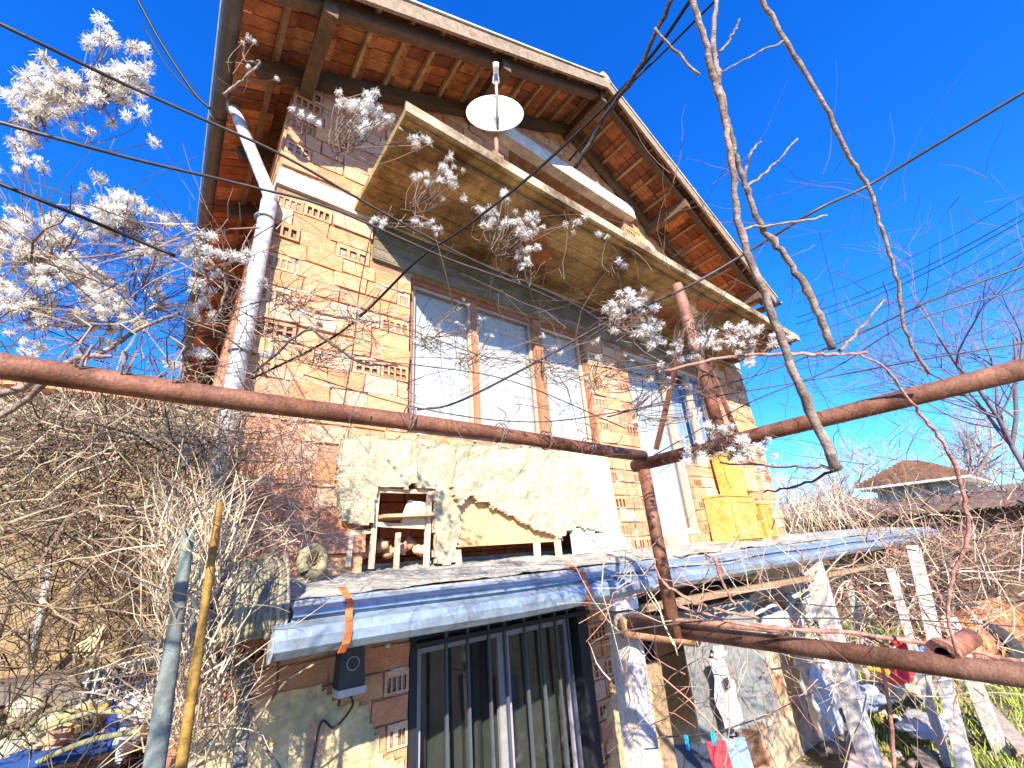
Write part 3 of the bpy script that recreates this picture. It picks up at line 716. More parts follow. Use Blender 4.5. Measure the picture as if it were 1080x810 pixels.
cupboard((6.05, -.22, -.07), .30, .2, .42, (0.62, 0.28, 0.05), 'small orange cupboard at the right end of the ledge near the wall corner')
m = MB(); m.hexa([(5.45, -.2, .455), (5.85, -.2, .455), (5.85, -.05, .455), (5.45, -.05, .455), (5.42, -.2, .98), (5.78, -.2, 1.0), (5.78, -.05, 1.0), (5.42, -.05, .98)], (0.60, 0.34, 0.07))
m.box(5.9, 6.2, -.2, -.06, .52, .8, (0.6, 0.42, 0.16), .01); tag(m.build('yellow_crate', WOODP, None, (5.6, -.1, .54)), 'yellow box stacked above the larger cupboard by the brick wall', 'box')
# roof-felt bundle and stone ring on the left end of the ledge
m = MB(); r = random.Random(4)
for k in range(17):
    x = .205 + k * .0135; m.tube(smooth_path([(x + .02, -.35, .03 + r.uniform(-.02, .02)), (x, -.62, .03 + r.uniform(-.01, .01)), (x - .015, -.80, -.03), (x - .02, -.87, -.13 - r.uniform(0, .03)), (x - .02, -.86, -.20 - r.uniform(0, .04))], 4), .0095, jit((0.27, 0.235, 0.15), .35, r), 6, knob=.4)
tag(m.build('straw_mat', TWIG, None, (.1, -.6, 0)), 'grey ribbed straw mat draped over the left end of the concrete ledge', 'mat')
m = MB(); ce = PY(330, 592, -.35); m.torus(ce, (.5, -1, .1), .062, .026, (0.3, 0.25, 0.14), 20, 8, wob=.06); m.torus(ce + V((.01, .03, 0)), (.5, -1, .1), .04, .016, (0.5, 0.4, 0.2), 20, 8, wob=.1)
tag(m.build('straw_ring', TWIG, None, ce), 'round straw coloured ring lying on the left end of the ledge', 'ring')

# ================================================================= PERGOLA
perg = empty('pipe_pergola', (1.7, -1.64, GZ), 'rusty pipe pergola frame with braced post in front of the house', 'pergola')
PR = (0.20, 0.085, 0.05)
def rc(i): return jit(PR, .12)
m = MB(); a = V((-2.6, -1.655, .415)); b = V((1.66, -1.65, .365)); m.tube([a.lerp(b, i / 20) + V((0, 0, .004 * math.sin(i * .9))) for i in range(21)], .025, PR, 16, cfun=rc); m.build('beam', RUST, perg)
m = MB(); m.tube([(1.7, -1.56, .333), (1.7, -2.2, .345), (1.7, -3.6, .36)], .028, PR, 16); m.build('beam', RUST, perg)
m = MB(); m.tube([(1.66, -1.64, .3), (1.665, -1.645, -.36)], .027, PR, 14); m.build('post', RUST, perg)
pt = V((1.7, -2.0, .36)); ptt = V((1.70, -1.975, 1.11))
m = MB(); m.tube([pt, ptt.lerp(pt, .1), ptt], [.026, .026, .021], (0.30, 0.13, 0.085), 16); m.build('post', RUST, perg)
m = MB(); m.bar(PX(692, 474, 1.69), PX(721, 352, 1.69), .014, .024, PR, (1, 0, 0)); m.build('brace', RUST, perg)
m = MB(); m.bar(PX(748, 384, 1.72), PX(778, 460, 1.72), .014, .020, PR, (1, 0, 0)); m.build('brace', RUST, perg)
m = MB(); m.pipe((1.70, -1.40, -.338), (1.70, -3.7, -.385), .027, .022, (0.20, 0.10, 0.065), (.05, .02, .02), 16); m.build('beam', RUST, perg)
m = MB(); m.pipe((1.66, -1.42, -.30), (1.665, -2.05, -.30), .012, .008, (0.3, 0.15, .1), (.05, .02, .02), 10); m.build('rail', RUST, perg)
# flanged stub on the lower beam
fp = PX(996, 690, 1.70); stub = empty('flanged_pipe', fp, 'short rusty pipe stub with round flange welded above the lower beam', 'pipe')
ax = (PX(1040, 662, 1.95) - fp).normalized(); m = MB(); m.pipe(fp + V((0, 0, .0)), fp + ax * .16, .024, .018, (0.33, 0.13, .08), (.02, .01, .01), 14); m.build('tube', RUST, stub)
m = MB(); m.pipe(fp - ax * .006, fp + ax * .010, .038, .018, (0.40, 0.18, .12), (.02, .01, .01), 18); m.build('flange', RUST, stub)
# wire ties round the long beam
for k, (px_, py_) in enumerate(((82, 378), (130, 385), (182, 396), (430, 441), (526, 456), (575, 464), (620, 470))):
    t = (px_ - 20) / 660; p = PY(px_, py_, -1.655); m = MB()
    m.torus(V((p.x, -1.653, p.z)), (1, 0, .1), .033, .0025, (.25, .2, .17), 14, 4, .1); m.torus(V((p.x + .01, -1.653, p.z)), (1, .1, -.1), .033, .0022, (.3, .2, .17), 14, 4, .1)
    q = V((p.x, -1.655, p.z)); m.tube([q + V((0, -.03, .02)), q + V((.01, -.035, .06)), q + V((-.02, -.03, .08))], .002, (.25, .2, .17), 4); m.build('wire_tie', WIRE, perg)

# ================================================================= PORCH POSTS (support the canopy to the right)
def wpost(name, pxs, z0, z1, y, wd, label, lean=(0, 0), x=None, c=(0.52, 0.46, 0.41)):
    X = x if x is not None else PY(pxs[0], pxs[1], y).x
    m = MB(); n = 12; r = random.Random(int(X * 100))
    for i in range(n):
        t0 = i / n; t1 = (i + 1) / n; za = z0 + (z1 - z0) * t0; zb = z0 + (z1 - z0) * t1
    a = V((X + lean[0], y + lean[1], z0)); b = V((X, y, z1)); m.bar(a, b, wd, wd, c, (1, 0, 0), bow=.008)
    return tag(m.build(name, WHITEP, None, a), label, 'post')
PA = PY(672, 700, -.80)
wpost('wooden_post', None, GZ, -.40, -.80, .14, 'thick whitewashed post under the gutter right of the barred window', x=2.36)
m = MB(); m.box(2.22, 2.46, -.86, -.66, -.385, -.236, (0.78, 0.68, 0.62), .008); tag(m.build('post_cap_block', WHITEP, None, (2.34, -.76, -.38)), 'whitewashed block wedged between the thick post and the gutter', 'block')
wpost('wooden_post', None, GZ, -.24, -.80, .15, 'whitewashed post under the far gutter between the rag heap and the sacks', x=5.55)
for (ta, tb, yy, wd_, lb) in (((963, 578), (1018, 806), -1.30, .11, 'left one of the two paired pale posts standing in the grass beyond the far post'), ((1000, 650), (1062, 806), -1.42, .12, 'right one of the two paired pale posts standing in the grass beyond the far post')):
    A_ = PY(*ta, yy); B_ = PY(*tb, yy); dv = (B_ - A_); B_ = A_ + dv * ((GZ - A_.z) / dv.z)
    m = MB(); m.bar(B_, A_, wd_, wd_, (0.48, 0.43, 0.37), (1, 0, 0), bow=.008); tag(m.build('wooden_post', WHITEP, None, B_), lb, 'post')
m = MB(); m.bar((2.2, -.78, -.42), (7.6, -.80, -.50), .05, .045, (0.30, 0.19, 0.11), bow=.015); tag(m.build('timber_rail', WOOD, None, (4.9, -.78, -.45)), 'long weathered timber rail running under the gutter between the whitewashed posts', 'rail')
m = MB(); a = PY(655, 662, -.92); b = PY(735, 675, -1.1); m.tube([a, a.lerp(b, .5) + V((0, 0, .01)), b], [.05, .055, .04], (0.5, 0.26, 0.13), 10, knob=.08); tag(m.build('log', WOOD, None, a), 'short orange brown log between the thick whitewashed post and the lower pipe', 'log')
for px_, py_, yy, lb in ((862, 590, -.55, 'slim whitewashed stake just left of the far post below the gutter'), (884, 575, -.3, 'slim whitewashed stake right of the far post, close to the wall corner'), (938, 600, -1.1, 'slim crooked white stake half hidden in twigs left of the paired posts')):
    A_ = PY(px_, py_, yy); B_ = PY(px_ + 62, 806, yy); dv = B_ - A_; B_ = A_ + dv * ((GZ - A_.z) / dv.z)
    m = MB(); m.bar(B_, A_, .07, .07, (0.45, 0.4, 0.35), (1, 0, 0), bow=.01); tag(m.build('wooden_post', WHITEP, None, B_), lb, 'post')
# corrugated sheet
m = MB(); A = PY(772, 690, -.55); B = PY(835, 680, -.55); Cc = PY(800, 785, -.55)
m.sheet(lambda u_, v_: V((3.4 + 1.25 * u_, -.50 + .028 * math.sin(u_ * 70), -1.45 + .9 * v_ - .05 * u_)), 160, 6, (0.20, 0.20, 0.185)); tag(m.build('corrugated_sheet', ZINC, None, (4.0, -.5, -1.4)), 'grey corrugated metal sheet standing on edge behind the thick post', 'sheet')
# sacks, rags and boards in the porch
def crumple(m, p, size, c, seed, hard=False):
    k0 = len(m.v); m.blob(p, size, c, 44, 28, .55, 1.7, seed)
    for i in range(k0, len(m.v)):
        x, y, z = m.v[i]; d = V(((x - p.x) / size[0], (y - p.y) / size[1], (z - p.z) / size[2]))
        f = 1 + (.10 * (1 - 2 * abs(noise.noise(d * 3.1 + V((seed, 0, 4))))) + .07 * (1 - 2 * abs(noise.noise(d * 7.3 + V((0, seed, 1))))) if not hard else .08 * noise.noise(d * 5 + V((seed, 0, 4))))
        m.v[i] = (p.x + (x - p.x) * f, p.y + (y - p.y) * f, p.z + (z - p.z) * f)
def sack(px_, py_, y, size, c, label, seed, mt_=CLOTH, nm='sack', cat='sack'):
    p = PY(px_, py_, y); m = MB(); crumple(m, p, size, c, seed, mt_ is STONE); return tag(m.build(nm, mt_, None, p), label, cat)
sack(850, 640, -.35, (.38, .14, .16), (0.52, 0.51, 0.49), 'crumpled white sheet hanging under the gutter left of the far post', 3, nm='white_sheet', cat='sheet')
sack(815, 655, -.25, (.30, .12, .12), (0.52, 0.51, 0.49), 'small white rag bunched behind the corrugated sheet', 5, nm='white_rag', cat='rag')
sack(862, 700, -.35, (.26, .14, .18), (0.52, 0.51, 0.49), 'white sack hanging just below the lower pipe', 8)
sack(868, 740, -.38, (.22, .12, .26), (0.52, 0.51, 0.49), 'long white sack under the hanging white sack', 11)
sack(770, 622, -.25, (.35, .14, .10), (0.05, 0.05, 0.05), 'black dry bundle of brush under the gutter right of the pergola post', 13, nm='brush_bundle', cat='bundle')
sack(912, 735, -.40, (.45, .2, .08), (0.45, 0.52, 0.58), 'pale blue plastic sack lying among boards on the ground', 15)
sack(948, 715, -.6, (.6, .3, .22), (0.42, 0.33, 0.24), 'large brown boulder lying right of the far post', 17, STONE, 'boulder', 'boulder')
sack(945, 705, -.75, (.22, .12, .14), (0.85, 0.03, 0.04), 'bright red plastic bag hanging on branches beneath the lower pipe', 19, PAINT, 'red_bag', 'bag')
sack(925, 700, -.75, (.10, .1, .10), (0.95, 0.45, 0.03), 'small orange bag beside the red bag', 20, PAINT, 'orange_bag', 'bag')
sack(952, 680, -.75, (.16, .1, .07), (0.75, 0.05, 0.05), 'small red cloth on top of the lower pipe line', 21, CLOTH, 'red_cloth', 'cloth')
sack(975, 688, -.75, (.2, .1, .06), (0.15, 0.3, 0.65), 'blue cloth beside the small red cloth', 22, CLOTH, 'blue_cloth', 'cloth')
sack(975, 765, -.9, (.35, .2, .05), (0.52, 0.51, 0.49), 'flattened white rag on the ground between the posts', 23, CLOTH, 'white_rag', 'rag')
# white cloth with a printed mark
p = PY(762, 720, -.62)
m = MB(); m.sheet(lambda u_, v_: V((p.x - .14 + .28 * u_ * (1 - .25 * math.sin(v_ * 3) ** 2 * (v_ > .6)) + .04 * (1 - v_) + .012 * math.sin(v_ * 11), -.62 + .012 * math.sin(u_ * 9 + v_ * 5) + .008 * math.sin(u_ * 23 - v_ * 9), p.z - .30 + .46 * v_ + .015 * math.sin(u_ * 7))), 20, 20, (0.52, 0.46, 0.42))
sg = empty('printed_bag', (p.x, -.62, p.z - .3), 'white bag printed with a small black square mark, hanging left of the corrugated sheet', 'bag'); m.build('bag_body', CLOTH, sg)
m = MB(); x = p.x; z = p.z
for (xa, xb, za, zb) in ((-.028, -.020, -.035, .035), (.02, .028, -.035, .035), (-.02, .02, .027, .035), (-.02, .02, -.035, -.027), (-.010, -.004, -.02, .02), (-.004, .012, .013, .02), (-.004, .012, -.02, -.013), (-.004, .012, -.003, .003), (.008, .012, -.013, -.003)):
    m.box(x + xa * 1.2, x + xb * 1.2, -.656, -.650, z + za, z + zb, (0.03, 0.03, 0.03))
m.build('mark', PAINT, sg)
sack(758, 688, -.58, (.07, .04, .045), (0.52, 0.51, 0.49), 'white bundle tied above the printed bag', 27, nm='white_bundle', cat='bundle')
# clothes line
cl0 = PY(690, 800, -1.0); cl1 = PY(880, 735, -1.0)
m = MB(); m.tube([PY(690, 778, -1.05), PY(725, 776, -1.05), PY(760, 771, -1.05), PY(800, 758, -1.0), PY(880, 720, -.9)], .004, (.08, .06, .05), 5); tag(m.build('washing_line', WIRE, None, cl0), 'dark washing line with pegged clothes at the bottom of the picture', 'washing line')
def cloth(px0, px1, py_, c, label, h=.35, name='hanging_cloth'):
    a = PY(px0, py_, -1.05); b = PY(px1, py_ - 3, -1.05)
    m = MB(); m.sheet(lambda u_, v_: a.lerp(b, u_) + V((.03 * (1 - v_), .02 * math.sin(u_ * 11) * (1.3 - v_) + .01 * math.sin(u_ * 25), -h + h * v_)), 24, 12, c); m_ = m.build(name, CLOTH, None, a); return tag(m_, label, 'cloth')
cloth(711, 744, 786, (0.045, 0.05, 0.075), 'dark navy cloth pegged on the washing line left of the red cloth')
cloth(745, 763, 783, (0.80, 0.06, 0.07), 'red cloth pegged on the washing line between navy and pale blue')
cloth(762, 784, 780, (0.24, 0.36, 0.56), 'pale blue cloth hanging at the right end of the pegged clothes')
for px_, lb in ((724, 'blue clothes peg on the dark navy cloth'), (752, 'blue clothes peg on the red cloth')):
    q = PY(px_, 780 - (0 if px_ < 740 else 4), -1.06); m = MB(); e = empty('clothes_peg', q, lb, 'clothes peg')
    for s in (-1, 1):
        m = MB(); m.bar(q + V((.0, s * .006, .02)), q + V((.0, s * .004, -.045)), .012, .006, (0.02, 0.45, 0.75), (0, 1, 0)); m.build('prong', PAINT, e)
    m = MB(); m.torus(q, (1, 0, 0), .008, .002, (.5, .5, .5), 8, 4); m.build('spring', WIRE, e)
# boards and stones on the yard floor
r = random.Random(44)
for k in range(12):
    x = r.uniform(4.2, 9.5); y = r.uniform(-2.1, -.1); a = r.uniform(-.5, .5); L = r.uniform(.6, 1.6); z = gh(x, y) + .04 + .02 * k
    m = MB(); m.bar((x - L / 2 * math.cos(a), y - L / 2 * math.sin(a), z + .01), (x + L / 2 * math.cos(a), y + L / 2 * math.sin(a), z + r.uniform(0, .15)), .14, .03, jit((0.42, 0.34, 0.26), .3, r))
    o = tag(m.build('plank', WOOD, None, (x, y, z)), 'grey weathered plank lying in the littered yard by the porch posts', 'plank', 'planks strewn by the porch posts')
rb = MB()
for k in range(420):
    x = r.uniform(3.6, 8.5); y = r.uniform(-2.6, .8); s = r.uniform(.02, .09)
    rb.blob((x, y, gh(x, y) + s * .3), (s, s * r.uniform(.6, 1), s * .5), jit(r.choice([(0.36, 0.31, 0.25), (0.3, 0.22, 0.16), (0.5, 0.25, 0.15), (0.5, 0.47, 0.42), (.12, .1, .09)]), .2, r), 8, 6, .8, 2, k)
tag(rb.build('rubble', STONE), 'stones, brick bits and litter scattered over the yard floor', 'rubble', kind='stuff')
lf = MB(); r = random.Random(61)
for k in range(5200):
    if k % 3: x = r.uniform(3.4, 12); y = r.uniform(-3.4, .6)
    else: x = r.uniform(-3.5, .1); y = r.uniform(-.4, 2.5)
    q = V((x, y, gh(x, y) + r.uniform(.004, .03))); a = r.uniform(0, 6.28); S = r.uniform(.015, .045)
    e1 = V((math.cos(a), math.sin(a), r.uniform(-.5, .5))) * S; e2 = V((-math.sin(a), math.cos(a), r.uniform(-.5, .5))) * S * .6
    lf.poly([q - e1, q + e2 * .8 - e1 * .2, q + e1, q - e2], jit(r.choice([(0.36, 0.22, 0.11), (0.24, 0.14, 0.07), (0.45, 0.33, 0.18), (0.14, 0.09, 0.05)]), .2, r))
tag(lf.build('leaf_litter', TWIG), 'brown dry leaves scattered over the yard soil', 'leaves', kind='stuff')
# rusty ring roller in the grass
a = PZ(1012, 690, GZ + .35); rl = empty('ring_roller', (11.0, -.5, GZ), 'rusty ribbed iron roller lying in the grass on the right', 'roller')
A0 = PZ(1003, 686, GZ + .33); A1 = PZ(1074, 640, GZ + .33)
for k in range(23):
    m = MB(); c = A0.lerp(A1, k / 22); m.torus(c, (A1 - A0), .30, .11, jit((0.50, 0.17, 0.06), .25), 18, 8); m.build('ring', RUST, rl)
m = MB(); m.tube([A0 - V((.4, 0, 0)), A1 + V((.4, 0, 0))], .12, (0.2, 0.08, .05), 10); m.build('axle', RUST, rl)
for k, (px_, lb) in enumerate(((1040, 'worn black tyre leaning against the rusty ring roller'),)):
    c = PZ(1042, 682, GZ + .3); m = MB(); m.torus(c, (-.9, -.3, .5), .3, .11, (.03, .03, .03), 24, 10); tag(m.build('tyre', STONE, None, c), lb, 'tyre')
# low stone wall in the yard
m = MB(); r = random.Random(6)
for k in range(150):
    t = r.random(); x = 13.5 + 10 * t; y = 3.2 - 5.5 * t + r.uniform(-.3, .3)
    m.blob((16 + r.uniform(-.3, .3), -5 + 13 * t, gh(16, 0) + r.uniform(0, .8)), (.3, .35, .2), jit((0.42, 0.38, 0.33), .25, r), 8, 6, .5, 2, k)
tag(m.build('stone_wall', STONE, None, (16, 0, GZ)), 'low grey dry stone wall behind the brush on the right', 'wall')

# ================================================================= FAR BUILDINGS
fh = empty('far_house', (25, 0, GZ), 'small distant house with brown hipped tile roof behind the brush', 'house')
e = 1.5; X0, X1, Y0, Y1 = 22, 29, -.6, 2.7
m = MB(); m.box(X0 + .5, X1 - .5, Y0 + .5, Y1 - .5, GZ, e, (0.5, 0.45, 0.38)); m.build('wall', PLASTER, fh)
def tiles(P0, P1, P2_, P3, n1, n2):    # quad eave P0-P1, ridge P3-P2
    for j in range(n2):
        for i in range(n1):
            def q(u_, v_): return P0.lerp(P1, u_).lerp(P3.lerp(P2_, u_), v_)
            dz = V((0, 0, .05 + r.uniform(0, .03))); a_, b_, c_, d_ = q(i / n1, j / n2) + dz, q((i + 1) / n1, j / n2) + dz, q((i + 1) / n1, (j + 1) / n2), q(i / n1, (j + 1) / n2)
            m.poly([a_, b_, c_, d_], jit((0.40, 0.22, 0.12), .3, r)); m.poly([a_, b_, b_ - V((0, 0, .12)), a_ - V((0, 0, .12))], (0.2, .1, .06))
m = MB(); r = random.Random(9); pk = 2.45
c1 = V((24.2, .8, pk)); c2 = V((27, .8, pk)); c3 = V((24.6, -2.6, 1.95))
tiles(V((X0, Y1, e)), V((X0, Y0, e)), V((24.0, .9, pk - .1)), V((24.0, 1.2, pk)), 20, 12)
tiles(V((X1, Y1, e)), V((X0, Y1, e)), V((24, 1.2, pk)), V((27, 1.2, pk)), 26, 12); tiles(V((X0, Y0, e)), V((X1, Y0, e)), V((27, .9, pk)), V((24, .9, pk - .1)), 26, 12)
tiles(V((X1, Y0, e)), V((X1, Y1, e)), V((27, 1.2, pk)), V((27, .9, pk)), 20, 10)
m.build('roof', TILE, fh)
m = MB(); m.box(X0 - .05, X1, Y0 - .05, Y1 + .05, e - .16, e - .08, (0.8, 0.8, .78)); m.build('eave_board', PAINT, fh)
m = MB(); m.box(X0 + .47, X0 + .5, .2, 1.2, -.2, .9, (0.05, .06, .08)); m.build('window', PAINT, fh)
sh = empty('shed', (13, -3, GZ), 'low dark shed with a vine covered roof behind the tangle of brush', 'shed')
m = MB(); m.box(14, 17.5, -6.5, 2.2, GZ, .15, (0.22, 0.13, 0.08)); m.build('wall', WOOD, sh)
m = MB(); m.hexa([(13.5, -6.9, .18), (18, -6.9, .5), (18, 2.6, .5), (13.5, 2.6, .18), (13.5, -6.9, .28), (18, -6.9, .7), (18, 2.6, .7), (13.5, 2.6, .28)], (0.20, 0.13, .09)); m.build('roof', TILE, sh)

# ================================================================= VEGETATION
def tangle(mb, n, pos, L, rad, cols, seed, up=0.0, segs=4, curl=.5, sides=3, flat=1.0):
    r = random.Random(seed)
    for _ in range(n):
        p = V(pos(r)); d = V((r.gauss(0, 1), r.gauss(0, 1), r.gauss(0, 1) * flat + up)).normalized(); l = r.uniform(*L); R = r.uniform(*rad)
        pts = [p]; 
        for k in range(segs):
            d = (d + V((r.gauss(0, 1), r.gauss(0, 1), r.gauss(0, 1))) * curl * .5).normalized(); pts.append(pts[-1] + d * l / segs)
        mb.tube(pts, [R * (1 - .7 * k / segs) for k in range(segs + 1)], jit(r.choice(cols), .25, r), sides, cap=False)
def pxbox(pxr, pyr, dr):      # a random place inside the volume seen through that window of the photograph
    def f(r):
        return PD(r.uniform(*pxr), r.uniform(*pyr), r.uniform(*dr))
    return f
# bare trees
def bare_tree(base, h, seed, label, spread=.5, depth=5, c=(0.28, 0.22, 0.18), group=None, lean=(0, 0), r0=None, fine=1.0):
    r = random.Random(seed); t = MB(); cr = MB()
    def grow(p, d, L, R, lev):
        n = 4; pts = [p]; dd = d
        for k in range(n):
            dd = (dd + V((r.gauss(0, .13), r.gauss(0, .13), r.gauss(0, .1) + .04))).normalized(); pts.append(pts[-1] + dd * L / n)
        (t if lev == 0 else cr).tube(pts, [R * (1 - .45 * k / n) for k in range(n + 1)], jit(c, .15, r), 8 if lev == 0 else (5 if lev < 3 else 3), cap=False)
        if lev >= depth: return
        for k in range(r.choice([3, 4, 4, 5]) if lev else 6):
            q = pts[r.choice([1, 2, 3, 4, 4])] if lev else pts[r.choice([2, 3, 4, 4])]
            a = r.uniform(0, 6.28); s = dd.orthogonal().normalized(); s2 = dd.cross(s)
            nd = (dd + (s * math.cos(a) + s2 * math.sin(a)) * r.uniform(.4, 1.0) * spread * 2).normalized()
            grow(q, nd, L * r.uniform(.55, .8), R * .5, lev + 1)
    e = empty('bare_tree', base, label, 'tree', group)
    grow(V(base), V((lean[0], lean[1], 1)).normalized(), h * .36, r0 or h * .02, 0)
    t.build('trunk', TWIG, e); cr.build('crown', TWIG, e)
TG = 'bare trees beyond the yard'
def TP(px, x): q = PX(px, 560, x); return (x, q.y, GZ)
bare_tree(TP(1150, 16), 11, 1, 'tall bare tree with fine branches at the right edge of the picture', .55, 5, (0.16, 0.12, 0.13), TG, lean=(0, .15), r0=.10)
bare_tree(TP(1030, 30), 10.5, 2, 'bare tree standing behind the distant house roof', .5, 5, (0.30, 0.25, 0.22), TG)
bare_tree(TP(862, 18), 6.2, 3, 'low bare tree just right of the brick house corner', .6, 5, (0.36, 0.28, 0.22), TG)
bare_tree(TP(890, 27), 8.5, 4, 'bare tree left of the distant house roof', .6, 5, (0.38, 0.30, 0.24), TG)
bare_tree(TP(835, 24), 6.5, 14, 'greyish bare tree close behind the right corner of the brick house', .6, 5, (0.38, 0.30, 0.24), TG)
bare_tree((-3.2, 5.0, -1), 6.5, 5, 'leafless tree left of the house behind the white seed heads', .5, 4, (0.30, 0.26, 0.27), TG)
bare_tree((-5.2, 6.5, -1), 6, 6, 'leafless tree at the far left behind the clematis', .55, 4, (0.32, 0.28, 0.28), TG)

# clematis
def fluff(mb, p, R, r, n=80):
    base = r.choice([(0.88, 0.85, 0.78), (0.80, 0.75, 0.66), (0.92, 0.9, 0.86), (0.72, 0.66, 0.56)])
    R = R * .72
    mb.blob(p, (R * .12, R * .12, R * .12), (0.55, 0.48, 0.38), 6, 4, .3)
    for k in range(int(n * 1.1)):
        d = V((r.gauss(0, 1), r.gauss(0, 1), r.gauss(0, 1) * .7)).normalized(); s = d.orthogonal().normalized() * R * .07; q = d.cross(s).normalized() * R
        bend = (q * r.uniform(-.9, .9)); L = R * r.uniform(.45, 1.2); j = V((r.gauss(0, .22), r.gauss(0, .22), r.gauss(0, .22))) * R
        a = p + j * .3; b = p + j + d * L * .5 + bend * .15; c = p + j + d * L * .9 + bend * .7
        mb.poly([a - s * .4, a + s * .4, b + s, b - s], base); mb.poly([b - s, b + s, c + s * .5, c - s * .5], base)
        if k % 2 == 0:
            t = (q * r.uniform(-1, 1) - d * R * .5) * .5 + c; mb.poly([c - s * .5, c + s * .5, t + s * .6, t - s * .6], base)
def spray(label, heads, dist, size=9, seed=0, group='clematis seed head sprays', stems=True, root=None, dj=.05, n=80):
    r = random.Random(seed); cx = sum(h[0] for h in heads) / len(heads); cy = sum(h[1] for h in heads) / len(heads)
    e = empty('clematis_spray', PD(cx, cy, dist), label, 'seed heads', group)
    m = MB(); st = MB(); rt_ = PD(*(root or (cx, cy + 25)), dist)
    for h in heads:
        d = dist * (1 + r.uniform(-dj, dj)); p = PD(h[0], h[1], d); R = (h[2] if len(h) > 2 else size) * dist / FPX
        fluff(m, p, R, r, n)
        mid = p.lerp(rt_, .5) + V((r.gauss(0, 1), r.gauss(0, 1), r.gauss(0, 1))) * .015 * dist
        st.tube(smooth_path([p.lerp(rt_, .75) + V((r.gauss(0, 1), r.gauss(0, 1), r.gauss(0, 1))) * .02, mid, p], 3), .0009 * dist, jit((0.16, 0.10, 0.07), .2, r), 3, cap=False)
    tag(m.build('seed_heads', FLUFF, e), kind='stuff'); st.build('stem', TWIG, e)
def cloud(cx, cy, sx, sy, n, seed, size=9):
    r = random.Random(seed); o = []
    for _ in range(max(2, int(n * .75))):      # small umbels of a few heads each
        ux, uy = cx + r.gauss(0, sx * .58), cy + r.gauss(0, sy * .58)
        for k in range(r.choice([2, 3, 4, 5])): o.append((ux + r.gauss(0, size * .8), uy + r.gauss(0, size * .55), size * r.uniform(.5, 1.1)))
    return o
spray('large white clematis cluster against the sky at upper left, above the second wire', cloud(95, 82, 52, 40, 26, 1, 11) + cloud(130, 70, 26, 30, 10, 41, 11) + cloud(60, 100, 30, 12, 6, 42, 10), 1.15, seed=1)
spray('white clematis cluster at the left edge just under the upper wire', cloud(22, 125, 34, 30, 13, 2, 10), 1.2, seed=2)
spray('short row of white seed heads dangling below the large upper left cluster', [(45, 117, 9), (62, 122, 8), (75, 132, 9), (118, 130, 10), (150, 118, 11), (162, 150, 8), (95, 138, 8)], 1.15, seed=3)
spray('bright clematis cluster beside the left eave gutter', cloud(125, 215, 48, 18, 20, 4, 11) + cloud(215, 262, 34, 14, 10, 44, 9), 1.2, seed=4)
spray('pale clematis mass at the far left halfway up the picture', cloud(50, 240, 90, 80, 60, 5, 10), 1.35, seed=5)
spray('shaded clematis mass under the eave gutter on the left', cloud(130, 310, 120, 60, 60, 6, 8.5), 1.5, seed=6)
spray('clematis seed heads along the left edge above the rusty beam', cloud(40, 320, 60, 36, 26, 7, 9), 1.25, seed=7)
spray('small white cluster on a twig in front of the left rafters', [(262, 40, 5), (256, 45, 4), (268, 44, 4), (262, 70, 4), (292, 83, 4)], 1.2, seed=8, root=(240, 95))
spray('white cluster before the top left corner of the brickwork', [(308, 115, 5), (318, 120, 6), (328, 124, 6), (336, 130, 5)], 1.6, seed=9, root=(310, 150))
spray('dense white cluster at the upper left corner of the balcony slab', cloud(372, 103, 22, 12, 8, 10, 8) + cloud(400, 135, 24, 24, 12, 46, 8), 1.5, seed=10, root=(350, 170))
spray('small white cluster in front of the balcony underside, upper left one', cloud(472, 184, 34, 18, 10, 11, 7), 1.5, seed=11, root=(430, 230))
spray('small white cluster at the inner left edge of the balcony underside', cloud(425, 232, 26, 12, 7, 12, 6), 1.5, seed=12, root=(420, 235))
spray('white cluster in front of the middle of the balcony underside', cloud(556, 233, 60, 20, 17, 13, 8), 1.5, seed=13, root=(520, 275))
spray('little white tuft below the middle balcony cluster', cloud(548, 270, 14, 10, 4, 14, 6), 1.5, seed=14, root=(560, 300))
spray('two small tufts right of the middle balcony cluster', [(632, 247, 6), (640, 250, 5), (653, 275, 6), (658, 280, 5)], 1.5, seed=15, root=(640, 300))
spray('white cluster left of the pergola post top', cloud(663, 322, 30, 26, 12, 16, 8) + cloud(690, 340, 26, 30, 12, 47, 8), 1.4, seed=16, root=(640, 350))
spray('grey seed heads clinging to the braced pergola post', cloud(735, 365, 16, 36, 14, 17, 6), 1.25, seed=17, root=(740, 330))
spray('wispy white cluster right of the pergola post under the balcony corner', cloud(776, 360, 36, 16, 14, 18, 8), 1.4, seed=18, root=(800, 370))
spray('grey brown seed head clump on the pergola post foot', cloud(772, 470, 46, 24, 26, 19, 7), 1.25, seed=19, root=(760, 470), group='grey seed head clump')
for k, (cx, cy, lb) in enumerate(((330, 310, 'faint seed heads before the bricks below the floor band'), (350, 370, 'faint seed heads before the bricks above the rusty beam'), (400, 330, 'faint seed heads at the left window jamb'), (470, 350, 'faint seed heads before the left window pane'), (520, 372, 'faint seed heads before the middle window pane'), (600, 385, 'faint seed heads before the right window pane'), (660, 395, 'faint seed heads before the brick pillar'), (690, 430, 'faint seed heads before the second window door'))):
    spray(lb, cloud(cx, cy, 46, 26, 16, 60 + k, 4.2), 1.45, seed=60 + k, root=(cx - 30, cy + 10), dj=.12, n=30)

